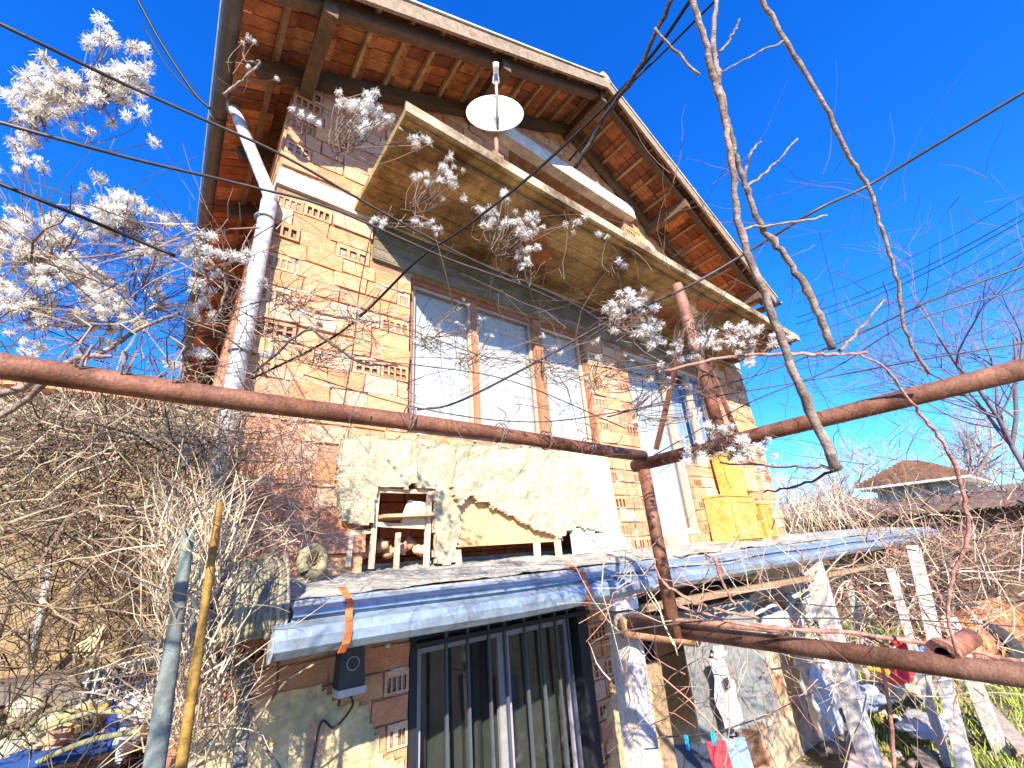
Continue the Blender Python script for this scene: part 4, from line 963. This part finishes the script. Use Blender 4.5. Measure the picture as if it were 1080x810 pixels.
# dry brush masses on the left
b = MB(); tangle(b, 2600, pxbox((-60, 235), (432, 485), (1.9, 3.3)), (.1, .45), (.0010, .0045), TW[:3] + TW[3:4] + TW[1:3], 1, segs=4, curl=.7)
tag(b.build('dry_brush', TWIG, None, (-2, 0, 0)), 'pale dry brush heaped under the rusty beam at the left', 'dry brush', kind='stuff')
b = MB(); tangle(b, 1500, pxbox((-60, 250), (450, 580), (2.0, 3.3)), (.15, .7), (.0010, .006), [TW[0], TW[1], TW[3], TW[2], (.05, .035, .025)], 2, segs=4, curl=.7)
tag(b.build('dry_brush', TWIG, None, (-2, 0, -.5)), 'darker tangled brush above the fence at the left', 'dry brush', kind='stuff')
b = MB(); tangle(b, 1500, pxbox((215, 330), (430, 625), (2.0, 2.7)), (.12, .4), (.001, .0026), [(0.5, 0.36, 0.24), (0.45, 0.22, 0.15), (0.6, 0.48, 0.34)], 3, segs=4, curl=.9)
tag(b.build('creeper', TWIG, None, (.2, -.3, 0)), 'leafless reddish creeper clinging to the left corner of the brick wall', 'creeper', kind='stuff')
b = MB(); tangle(b, 380, pxbox((-40, 300), (235, 410), (1.1, 2.2)), (.12, .45), (.0008, .0035), [TW[0], TW[2], (0.2, .12, .09), TW[1]], 4, segs=5, curl=.45)
tag(b.build('vine_twigs', TWIG, None, (-1, -1, .5)), 'dark crossing vine twigs in front of the sky and eave on the left', 'vine', kind='stuff')
b = MB(); tangle(b, 210, pxbox((250, 720), (270, 480), (1.1, 1.6)), (.12, .4), (.0007, .0016), [TW[2], TW[2], (0.15, .09, .07)], 5, segs=5, curl=.4)
tag(b.build('vine_twigs', TWIG, None, (0, -1, .7)), 'thin sparse vine twigs crossing in front of the brick wall and windows', 'vine', kind='stuff')
b = MB(); tangle(b, 1200, pxbox((-40, 215), (590, 830), (1.9, 3.4)), (.15, .6), (.0012, .005), [TW[2], TW[0], (0.05, .035, .025), (.03, .02, .015)], 6, segs=4, curl=.6)  # near-black colours paint the deep shade of this corner into the stalks
tag(b.build('dry_brush', TWIG, None, (-1, 1, -1)), 'dry stalks between the junk at the lower left, coloured dark as if in shade', 'dry brush', kind='stuff')
b = MB(); tangle(b, 900, lambda r: (r.uniform(-2.8, -1.0), r.uniform(-3.9, -1.9), r.uniform(-.3, .9)), (.2, .7), (.006, .016), [TW[0], TW[2], TW[1]], 21, segs=5, curl=.5)  # unseen tangle added left of the camera to cast dappled shade
tag(b.build('shade_vine', TWIG, None, (-1.6, -2.8, .4)), 'bare vine tangle added out of view on the left to shade the lower left corner', 'vine', kind='stuff')
b = MB(); tangle(b, 420, lambda r: (r.uniform(2.6, 4.4), r.uniform(-5.0, -3.3), r.uniform(.0, 1.1)), (.2, .8), (.005, .016), [TW[0], TW[2], TW[1]], 22, segs=5, curl=.5)  # unseen tangle added right of the camera to shade the porch clutter
tag(b.build('shade_vine', TWIG, None, (3.5, -4.2, .4)), 'bare vine tangle added out of view on the right to shade the porch and yard', 'vine', kind='stuff')
# neighbour shed behind the brush
ns = empty('neighbour_shed', (-2.2, 3.4, -1), 'low neighbouring shed wall capped with orange tiles behind the brush on the left', 'shed')
tz = PY(100, 414, 2.6).z
m = MB(); m.box(-6, .14, 2.62, 5.2, -2.4, tz - .06, (0.26, 0.18, 0.09)); m.build('wall', PLASTER, ns)
m = MB(); m.box(-6.1, .14, 2.45, 5.3, tz - .058, tz, (0.62, 0.26, 0.12), .01)
for k in range(28): m.bar((-6 + k * .205, 2.45, tz + .012), (-6 + k * .205, 5.3, tz + .02), .1, .03, jit((0.60, 0.26, 0.12), .2))
m.build('roof', TILE, ns)
# stone terrace wall and retaining wall lower left
sw = MB(); r = random.Random(77)
for k in range(230):
    x = r.uniform(-3.6, -.05); z = r.uniform(-2.0, -.55); s = r.uniform(.07, .16)
    sw.blob((x, 1.05 + r.uniform(-.05, .05), z), (s, s * .6, s * .75), jit(r.choice([(0.40, 0.35, 0.23), (0.3, 0.27, 0.19), (0.2, 0.17, .12)]), .2, r), 9, 7, .7, 1.6, k)
sw.box(-3.8, 0, 1.1, 1.4, -2.3, -.5, (0.16, .13, .1))
tag(sw.build('stone_wall', STONE, None, (-1.8, 1.1, -2)), 'rough yellowish stone retaining wall below the brush at the lower left', 'wall')
# wire fence posts
for k, (a_, b_, lb, c) in enumerate((((52, 600), (42, 655), 'white fence stake in the dark gap at the left', (0.75, .72, .68)), ((82, 600), (78, 642), 'short greyish fence stake right of the white stake', (.4, .35, .3)), ((16, 612), (2, 656), 'brown fence stake at the left edge', (.3, .22, .15)))):
    m = MB(); A = PD(*a_, 3.0); B = PD(*b_, 3.0); m.tube([A, B, B + (B - A) * .8], [.02, .022, .024], c, 7, knob=.08); tag(m.build('fence_stake', WHITEP, None, B), lb, 'stake')
# old pole pair at the left
m = MB(); A = PY(200, 560, -1.0); B = PY(160, 830, -1.0); m.tube(smooth_path([A, A.lerp(B, .4), B, B + (B - A) * 1.6], 5), [.016 + .0011 * i for i in range(16)], (0.16, 0.19, 0.18), 12, knob=.1); tag(m.build('grey_pole', CONC, None, B), 'thick grey green pole leaning at the lower left beside the yellow pole', 'pole')
m = MB(); A = PY(232, 530, -1.15); B = PY(188, 830, -1.15); m.tube(smooth_path([A, A.lerp(B, .4), B, B + (B - A) * 1.6], 5), [.010 + .0004 * i for i in range(16)], (0.30, 0.17, 0.035), 12, knob=.1); tag(m.build('yellow_pole', RUST, None, B), 'slim yellow painted pole leaning at the lower left', 'pole')
m = MB(); A = PY(262, 690, -.35); B = PY(250, 840, -.35); m.bar(A, B + (B - A) * .8, .05, .04, (0.16, .15, .14)); tag(m.build('dark_stake', WOOD, None, B), 'dark square stake in front of the yellowish plaster wall', 'stake')
# climbing dry vine around the poles
b = MB(); tangle(b, 900, pxbox((165, 245), (540, 800), (1.3, 1.9)), (.1, .4), (.0012, .004), [(0.55, 0.42, 0.28), TW[0], TW[3]], 9, up=1.5, segs=5, curl=.4)
tag(b.build('vine_twigs', TWIG, None, (0, -1.1, -.4)), 'dry vine stems wound up around the grey and yellow poles', 'vine', kind='stuff')
# junk heap lower left
def junk(px_, py_, d, size, c, label, seed, nm, cat, mt_=CLOTH, amp=.6):
    p = PD(px_, py_, d); m = MB(); crumple(m, p, size, c, seed); return tag(m.build(nm, mt_, None, p), label, cat)
junk(142, 757, 2.3, (.07, .05, .14), (0.5, 0.52, 0.54), 'white plastic sack beside the grey pole', 1, 'sack', 'sack')
junk(121, 757, 2.28, (.025, .03, .12), (0.02, 0.06, 0.3), 'blue strip of tarpaulin left of the white sack', 2, 'tarpaulin', 'tarpaulin')
junk(85, 755, 2.4, (.09, .06, .05), (0.8, 0.45, 0.15), 'orange crumpled rag on the junk heap', 3, 'rag', 'rag')
junk(58, 780, 2.2, (.07, .05, .04), (0.55, 0.32, 0.2), 'brown rag at the bottom of the junk heap', 4, 'rag', 'rag')
junk(60, 795, 2.2, (.22, .08, .045), (0.02, 0.06, 0.20), 'blue woven net bag at the bottom of the junk heap', 5, 'net_bag', 'bag')
junk(30, 740, 2.9, (.5, .2, .05), (0.2, 0.18, .08), 'flat olive tarpaulin lying on the heap at the far left', 6, 'tarpaulin', 'tarpaulin')
e = empty('wire_basket', PD(130, 715, 2.3), 'grey wire basket on top of the junk heap', 'basket')
m = MB(); c_ = PD(132, 715, 2.35)
for k in range(10): m.bar(c_ + V((-.16 + k * .035, -.06, -.09)), c_ + V((-.15 + k * .035, -.06, .08)), .007, .007, (0.5, .5, .48))
for k in range(4): m.bar(c_ + V((-.17, -.062, -.08 + k * .05)), c_ + V((.17, -.062, -.07 + k * .055)), .007, .007, (0.55, .55, .5))
m.build('front_grid', WIRE, e)
m = MB(); m.box(c_.x - .16, c_.x + .16, c_.y - .04, c_.y + .1, c_.z - .08, c_.z + .05, (.12, .12, .12), .02); m.build('bin', PAINT, e)
m = MB(); r = random.Random(90)
for k in range(16):
    A = PD(108 + r.uniform(-6, 6), 665 + r.uniform(-6, 8), 2.1); B = PD(85 + r.uniform(-8, 10), 700 + r.uniform(-12, 10), 2.1); M_ = PD(92 + r.uniform(-12, 16), 680 + r.uniform(-6, 12), 2.05)
    m.tube(smooth_path([A, M_, B], 4), .006, jit((0.42, 0.34, 0.21), .2, r), 5)
tag(m.build('rope_hank', TWIG, None, PD(95, 685, 2.1)), 'pale hank of rope hanging over the junk heap at lower left', 'rope')
r = random.Random(91)
for k, (a_, b_, lb) in enumerate((((20, 775), (70, 745), 'slim pale cane lying lowest on the junk heap'), ((22, 812), (150, 770), 'long olive bamboo cane at the bottom left corner'), ((40, 770), (140, 750), 'curved olive cane across the junk heap'))):
    m = MB(); A = PD(*a_, 2.1); B = PD(*b_, 2.1); m.tube(smooth_path([A, A.lerp(B, .5) + V((0, 0, .03)), B], 5), .013, jit((0.22, 0.20, 0.10), .2, r), 7); tag(m.build('cane', TWIG, None, A), lb, 'cane')
# broken hollow bricks at the left end under the ledge
m = MB(); r = random.Random(14)
for k in range(9):
    q = PY(236 + (k % 4) * 13, 682 - (k // 4) * 17 + r.uniform(-3, 3), -.62); s = .045
    Rm = Matrix.Rotation(r.uniform(-.5, .5), 3, 'Y')
    def T(x, y, z): return q + Rm @ V((x, y, z))
    c = jit((0.55, 0.22, 0.1), .2, r)
    for xx in (-s, -s * .35, s * .35, s):
        m.hexa([T(xx - .006, 0, -s), T(xx + .006, 0, -s), T(xx + .006, .1, -s), T(xx - .006, .1, -s), T(xx - .006, 0, s), T(xx + .006, 0, s), T(xx + .006, .1, s), T(xx - .006, .1, s)], c)
    for zz in (-s, s):
        m.hexa([T(-s, -.001, zz - .006), T(s, -.001, zz - .006), T(s, .099, zz - .006), T(-s, .099, zz - .006), T(-s, -.001, zz + .006), T(s, -.001, zz + .006), T(s, .099, zz + .006), T(-s, .099, zz + .006)], c)
tag(m.build('broken_bricks', BRICK, None, PY(255, 690, -.6)), 'heap of broken hollow bricks under the left end of the ledge', 'bricks', kind='stuff')

# right hand brush
b = MB(); tangle(b, 1900, pxbox((900, 1100), (565, 602), (5.5, 8.5)), (.2, .8), (.003, .010), [TW[0], TW[1], TW[2], TW[4], (0.36, .2, .14)], 11, segs=5, curl=.7, flat=.6)
tag(b.build('dry_brush', TWIG, None, (9, -2, -1)), 'wide tangle of dry brush between the canopy end and the shed', 'dry brush', kind='stuff')
b = MB(); tangle(b, 2200, lambda r: (r.uniform(13, 17), r.uniform(-7, 2.4), r.uniform(-1.2, .55)), (.5, 1.6), (.007, .02), [TW[0], TW[2], (0.45, .33, .2), TW[4]], 12, segs=5, curl=.6, flat=.4)
tag(b.build('vine_cover', TWIG, None, (14, -3, 0)), 'brown dry vines covering the low shed roof', 'vine', kind='stuff')
b = MB(); tangle(b, 220, pxbox((830, 1080), (600, 680), (4.5, 8)), (.4, 1.3), (.004, .010), [TW[1], TW[3], TW[4], (.6, .55, .45)], 13, segs=5, curl=.5)
tag(b.build('dry_brush', TWIG, None, (6, -2, -1.5)), 'thinner brush hanging over the grass near the paired posts', 'dry brush', kind='stuff')
b = MB(); tangle(b, 330, pxbox((640, 1080), (575, 740), (1.5, 3.2)), (.15, .7), (.0012, .004), [(0.55, .25, .2), TW[1], TW[3]], 27, segs=5, curl=.4)
tag(b.build('vine_twigs', TWIG, None, (2, -1.2, -.3)), 'reddish vine twigs around the lower pergola post', 'vine', kind='stuff')
b = MB(); tangle(b, 500, pxbox((835, 930), (545, 590), (9, 16)), (.4, 1.3), (.006, .014), [TW[1], TW[3], TW[0]], 16, up=2.0, segs=4, curl=.3)
tag(b.build('saplings', TWIG, None, (12, 4, -1)), 'thin bare saplings standing behind the far end of the canopy', 'saplings', kind='stuff')

b = MB(); tangle(b, 170, pxbox((870, 1090), (470, 560), (10, 15)), (.5, 1.6), (.005, .012), [TW[0], TW[2], TW[4]], 17, up=1.6, segs=4, curl=.35)
tag(b.build('saplings', TWIG, None, (12, -1, -1)), 'sparse bare saplings crossing in front of the distant house roof', 'saplings', kind='stuff')
b = MB(); tangle(b, 170, pxbox((620, 1090), (180, 500), (1.0, 1.7)), (.1, .45), (.0006, .0014), [TW[2], (.12, .07, .055)], 18, segs=6, curl=.35)
tag(b.build('vine_twigs', TWIG, None, (2, -2, 1)), 'hair thin vine twigs crossing the blue sky on the right', 'vine', kind='stuff')
# canes of the grape vine (px, py, distance, radius in px)
CANES = [
 ('thick twisted vine cane hanging on the right, ending at a dark broken tip', [(728, -10, .95, 5), (745, 50, .95, 5), (752, 80, .95, 5.5), (763, 120, .95, 5), (772, 175, .95, 5), (780, 240, .95, 5.5), (802, 300, .93, 6), (828, 370, .92, 6.5), (858, 440, .9, 7.5), (884, 494, .88, 8)]),
 ('second thick cane curving away right of the twisted one', [(757, -10, .98, 3.5), (752, 40, .97, 4), (757, 78, .96, 5), (766, 120, .97, 4), (775, 160, .98, 4), (786, 196, .98, 4.5), (802, 238, .98, 5), (832, 275, .98, 5), (858, 320, .98, 6), (878, 368, .98, 6)]),
 ('long bent bare vine stem running down to the rusty beam on the right', [(798, -8, 1.2, 4), (832, 50, 1.2, 4), (866, 105, 1.2, 3.5), (893, 160, 1.2, 3.5), (915, 196, 1.2, 3), (930, 240, 1.2, 2.8), (945, 290, 1.2, 2.8), (956, 350, 1.2, 2.5), (980, 395, 1.2, 2.5)]),
 ('dark straight stick slanting from the top down to the gable wall', [(712, -10, 1.0, 4), (672, 75, 1.1, 4), (640, 120, 1.2, 4), (606, 178, 1.3, 3.5)]),
 ('short upward twig forking left off the twisted cane', [(690, 30, .95, 2), (737, 80, .95, 2.5)]),
 ('thin straight twig joining the two hanging vine stems', [(757, 78, .96, 1.5), (800, 56, 1.1, 1.5), (828, 42, 1.2, 1.5)]),
 ('short dark twig rising right of the cane fork', [(760, 55, .95, 2), (772, 38, .95, 2), (780, 22, .95, 1.5)]),
 ('twig pair rising from the middle of the second cane, left one', [(784, 196, .98, 2.5), (790, 165, .98, 2), (803, 148, .98, 1.5)]),
 ('twig pair rising from the middle of the second cane, right one', [(786, 197, .98, 2.5), (810, 180, .98, 2), (841, 147, .98, 1.5)]),
 ('horizontal broken twig near the balcony height right of the canes', [(778, 242, .97, 2.5), (825, 236, .97, 2), (873, 227, .97, 1.5)]),
 ('reddish runner crossing from the post to the cane tip', [(700, 392, 1.1, 2.5), (760, 378, 1.05, 2.5), (830, 373, 1.0, 3), (878, 374, .98, 3), (915, 372, 1.0, 2)]),
 ('pink arched shoot descending on the right side', [(905, 372, 1.1, 1.5), (935, 390, 1.1, 2), (965, 430, 1.1, 2.5), (990, 460, 1.1, 2.5), (1010, 500, 1.1, 3), (1020, 560, 1.1, 3), (1005, 610, 1.1, 2.5), (1000, 650, 1.1, 2.5), (1010, 690, 1.1, 2.5)]),
 ('short broken side twig pointing up right from the cane tip', [(885, 370, .98, 3), (905, 350, .98, 2.5), (933, 316, .98, 1.5)]),
 ('thin vine spur left of the broken cane tip', [(882, 494, .88, 3), (840, 492, .95, 2), (760, 489, 1.2, 2)]),
 ('dark bent twig under the broken cane tip', [(884, 492, .88, 2.5), (850, 510, .95, 2), (805, 520, 1.1, 1.5)]),
 ('reddish vine shoot climbing beneath the lower pipe on the right', [(945, 830, 1.3, 3), (940, 760, 1.3, 3), (930, 700, 1.3, 3), (932, 680, 1.3, 3), (900, 668, 1.3, 2.5), (840, 662, 1.4, 2)]),
 ('pale pink stem running along the lower pipe towards the right', [(715, 640, 1.5, 2), (790, 660, 1.4, 2.5), (900, 668, 1.3, 3), (1000, 682, 1.2, 3.5), (1060, 694, 1.15, 4), (1100, 700, 1.1, 4)]),
 ('thick brown vine root at the far left under the upper clematis', [(-10, 420, 1.2, 6), (30, 405, 1.2, 6), (60, 388, 1.2, 5), (110, 370, 1.25, 4), (150, 345, 1.3, 3), (190, 330, 1.3, 3)]),
 ('pale curved stem rising from the bottom left corner', [(-10, 445, 1.1, 5), (30, 420, 1.1, 5), (75, 380, 1.1, 5), (120, 375, 1.15, 3)]),
 ('dark twig crossing diagonally before the left bricks', [(265, 395, 1.3, 2), (320, 350, 1.3, 2), (345, 360, 1.3, 2.5), (380, 382, 1.3, 2), (420, 386, 1.3, 1.5)]),
 ('long stem leaning across the lower left plaster', [(150, 830, 1.6, 2.5), (240, 790, 1.6, 2.5), (300, 720, 1.6, 2.5), (330, 700, 1.6, 2)]),
 ('thin stem hanging from the broken bricks at the lower left', [(245, 690, 1.6, 2.5), (262, 740, 1.6, 3), (275, 780, 1.6, 2.5), (300, 815, 1.6, 2)]),
 ('pink curled vine shoot in front of the gutter', [(690, 590, 1.4, 1.5), (697, 612, 1.4, 2), (720, 628, 1.4, 2.5), (745, 640, 1.4, 2.5), (800, 652, 1.4, 2)]),
 ('small pink curl hanging before the gutter right of the pergola post', [(755, 588, 1.5, 3), (760, 610, 1.5, 2), (775, 640, 1.5, 2)]),
 ('knotted vine stem on the left in front of the eave', [(232, 330, 1.2, 2), (238, 300, 1.2, 3), (230, 285, 1.2, 3), (215, 270, 1.2, 2.5), (190, 262, 1.2, 2)]),
 ('curled pale tendril by the gutter hopper', [(236, 100, 1.2, 2.5), (255, 85, 1.2, 2), (274, 66, 1.2, 2), (258, 64, 1.2, 1.5), (258, 45, 1.2, 1.5)]),
]
r = random.Random(55)
for lb, pts in CANES:
    P3 = [PD(a, b_, d) for a, b_, d, R in pts]; rad = []
    n = 7; path = smooth_path(P3, n)
    for i in range(len(path)):
        t = min(i / n, len(pts) - 1.001); k = int(t); f = t - k
        rpx = pts[k][3] * (1 - f) + pts[min(k + 1, len(pts) - 1)][3] * f; dd = pts[k][2]
        rad.append(rpx * dd / FPX * .62 * (1.22 if i % 9 == 0 else 1))
    path = [p + V((r.gauss(0, 1), r.gauss(0, 1), r.gauss(0, 1))) * .0016 for p in path]
    pink = 'pink' in lb or 'reddish' in lb; dark = 'dark' in lb[:8]
    c = (0.42, 0.20, 0.15) if pink else ((0.08, 0.06, 0.05) if dark else (0.25, 0.18, 0.14))
    m = MB(); m.tube(path, rad, c, 8, knob=.12, r=r, cfun=lambda i: jit(c, .3, r)); tag(m.build('vine_cane', CANE, None, path[0]), lb, 'vine cane', 'bare vine canes')

# wires and cables  (px,py,dist) ..., radius m
WIRES = [
 ('uppermost wire entering at the left edge and crossing the brickwork', [(-15, 18, .8), (45, 47, .85), (130, 88, .95), (217, 127, 1.05), (300, 165, 1.15), (400, 222, 1.3), (500, 275, 1.45), (600, 318, 1.6), (650, 350, 1.7)], 2.2),
 ('second wire from the left edge passing below the eave bend', [(-15, 125, .85), (60, 146, .9), (150, 170, 1.0), (265, 197, 1.15), (350, 220, 1.25), (470, 272, 1.4), (560, 305, 1.5), (660, 352, 1.65), (760, 400, 1.8)], 2.0),
 ('dark third wire sloping down among the clematis', [(-15, 188, .85), (60, 218, .9), (130, 247, 1.0), (185, 270, 1.05)], 2.6),
 ('dark pair of cables coming down from the top left to the hopper, thicker one', [(140, -10, 1.6), (170, 45, 1.6), (205, 98, 1.6), (222, 115, 1.6)], 2.0),
 ('thin cable left of the thicker hopper cable', [(150, 25, 1.6), (180, 75, 1.6), (215, 110, 1.6)], 1.0),
 ('long dark wire from the top edge down across the balcony to the left bricks', [(735, -10, 1.0), (690, 55, 1.1), (640, 110, 1.2), (560, 185, 1.3), (490, 240, 1.35), (440, 275, 1.4), (360, 350, 1.5), (265, 400, 1.6)], 2.0),
 ('long wire from the right edge descending before the balcony corner', [(1095, 88, 1.0), (1000, 145, 1.1), (915, 196, 1.2), (860, 222, 1.2), (790, 265, 1.3), (720, 305, 1.35), (640, 340, 1.45), (560, 385, 1.5), (480, 425, 1.6), (440, 432, 1.6)], 1.9),
 ('thin wire in front of the windows, upper of the pair', [(300, 325, 1.5), (420, 345, 1.5), (520, 378, 1.5), (620, 385, 1.5), (700, 400, 1.5)], .8),
 ('thin wire in front of the windows, lower of the pair', [(320, 395, 1.5), (440, 430, 1.5), (560, 445, 1.5), (680, 430, 1.5), (860, 400, 1.5), (980, 378, 1.3), (1090, 360, 1.2)], .9),
 ('thin wire from the right edge to the pergola post', [(1095, 275, 1.2), (980, 318, 1.3), (900, 355, 1.4), (800, 395, 1.5), (640, 440, 1.5)], 1.2),
 ('slack wire running low in front of the porch just above the lower pipe', [(640, 668, 1.5), (740, 655, 1.5), (860, 652, 1.6), (980, 655, 1.7), (1095, 662, 1.8)], .9),
 ('pair of slack strands from the pergola post toward the yard, upper one', [(742, 640, 1.5), (800, 632, 1.6), (900, 640, 1.8), (1000, 625, 2.0), (1095, 632, 2.1)], .8),
 ('second dark wire crossing the first one near the top edge and ending at the gable', [(765, -10, 1.0), (705, 50, 1.1), (660, 95, 1.15), (600, 170, 1.25)], 1.6),
 ('very thin wire in front of the brick wall left of the windows', [(395, 230, 1.6), (380, 300, 1.6), (372, 370, 1.6), (360, 440, 1.6)], .8),
 ('thin wire sagging from the middle of the brickwork to the sill', [(240, 320, 1.4), (340, 372, 1.45), (440, 385, 1.5), (540, 402, 1.5), (660, 452, 1.55)], .8),
 ('thin wire sloping up from the pergola corner to the right sky', [(690, 480, 1.6), (790, 425, 1.5), (880, 388, 1.4), (960, 340, 1.3), (1095, 300, 1.2)], .9),
]
for lb, pts, R in WIRES:
    path = smooth_path([PD(*q) for q in pts], 6); d0 = pts[len(pts) // 2][2]
    m = MB(); m.tube(path, R * d0 / FPX * .75, (0.02, 0.016, 0.015) if ('dark' in lb or 'cable' in lb) else (0.07, 0.055, 0.05), 6); tag(m.build('wire', WIRE, None, path[0]), lb, 'wire', 'trellis wires')
for k, (y0, y1) in enumerate(((202, 300), (222, 315), (228, 322), (246, 336), (262, 352))):
    A = PD(1100, y0 - 8, 14); B = PD(840, y1 + 20, 22); path = [A.lerp(B, i / 10) - V((0, 0, .4 * math.sin(i / 10 * math.pi))) for i in range(11)]
    m = MB(); m.tube(path, .018 if k in (1, 2) else .013, (.03, .03, .05), 5)
    tag(m.build('power_line', WIRE, None, A), ['highest', 'second highest', 'middle', 'second lowest', 'lowest'][k] + ' power line crossing the sky at the right', 'power line', 'power lines')
for o in bpy.data.objects:
    if '_o' in o: del o['_o']
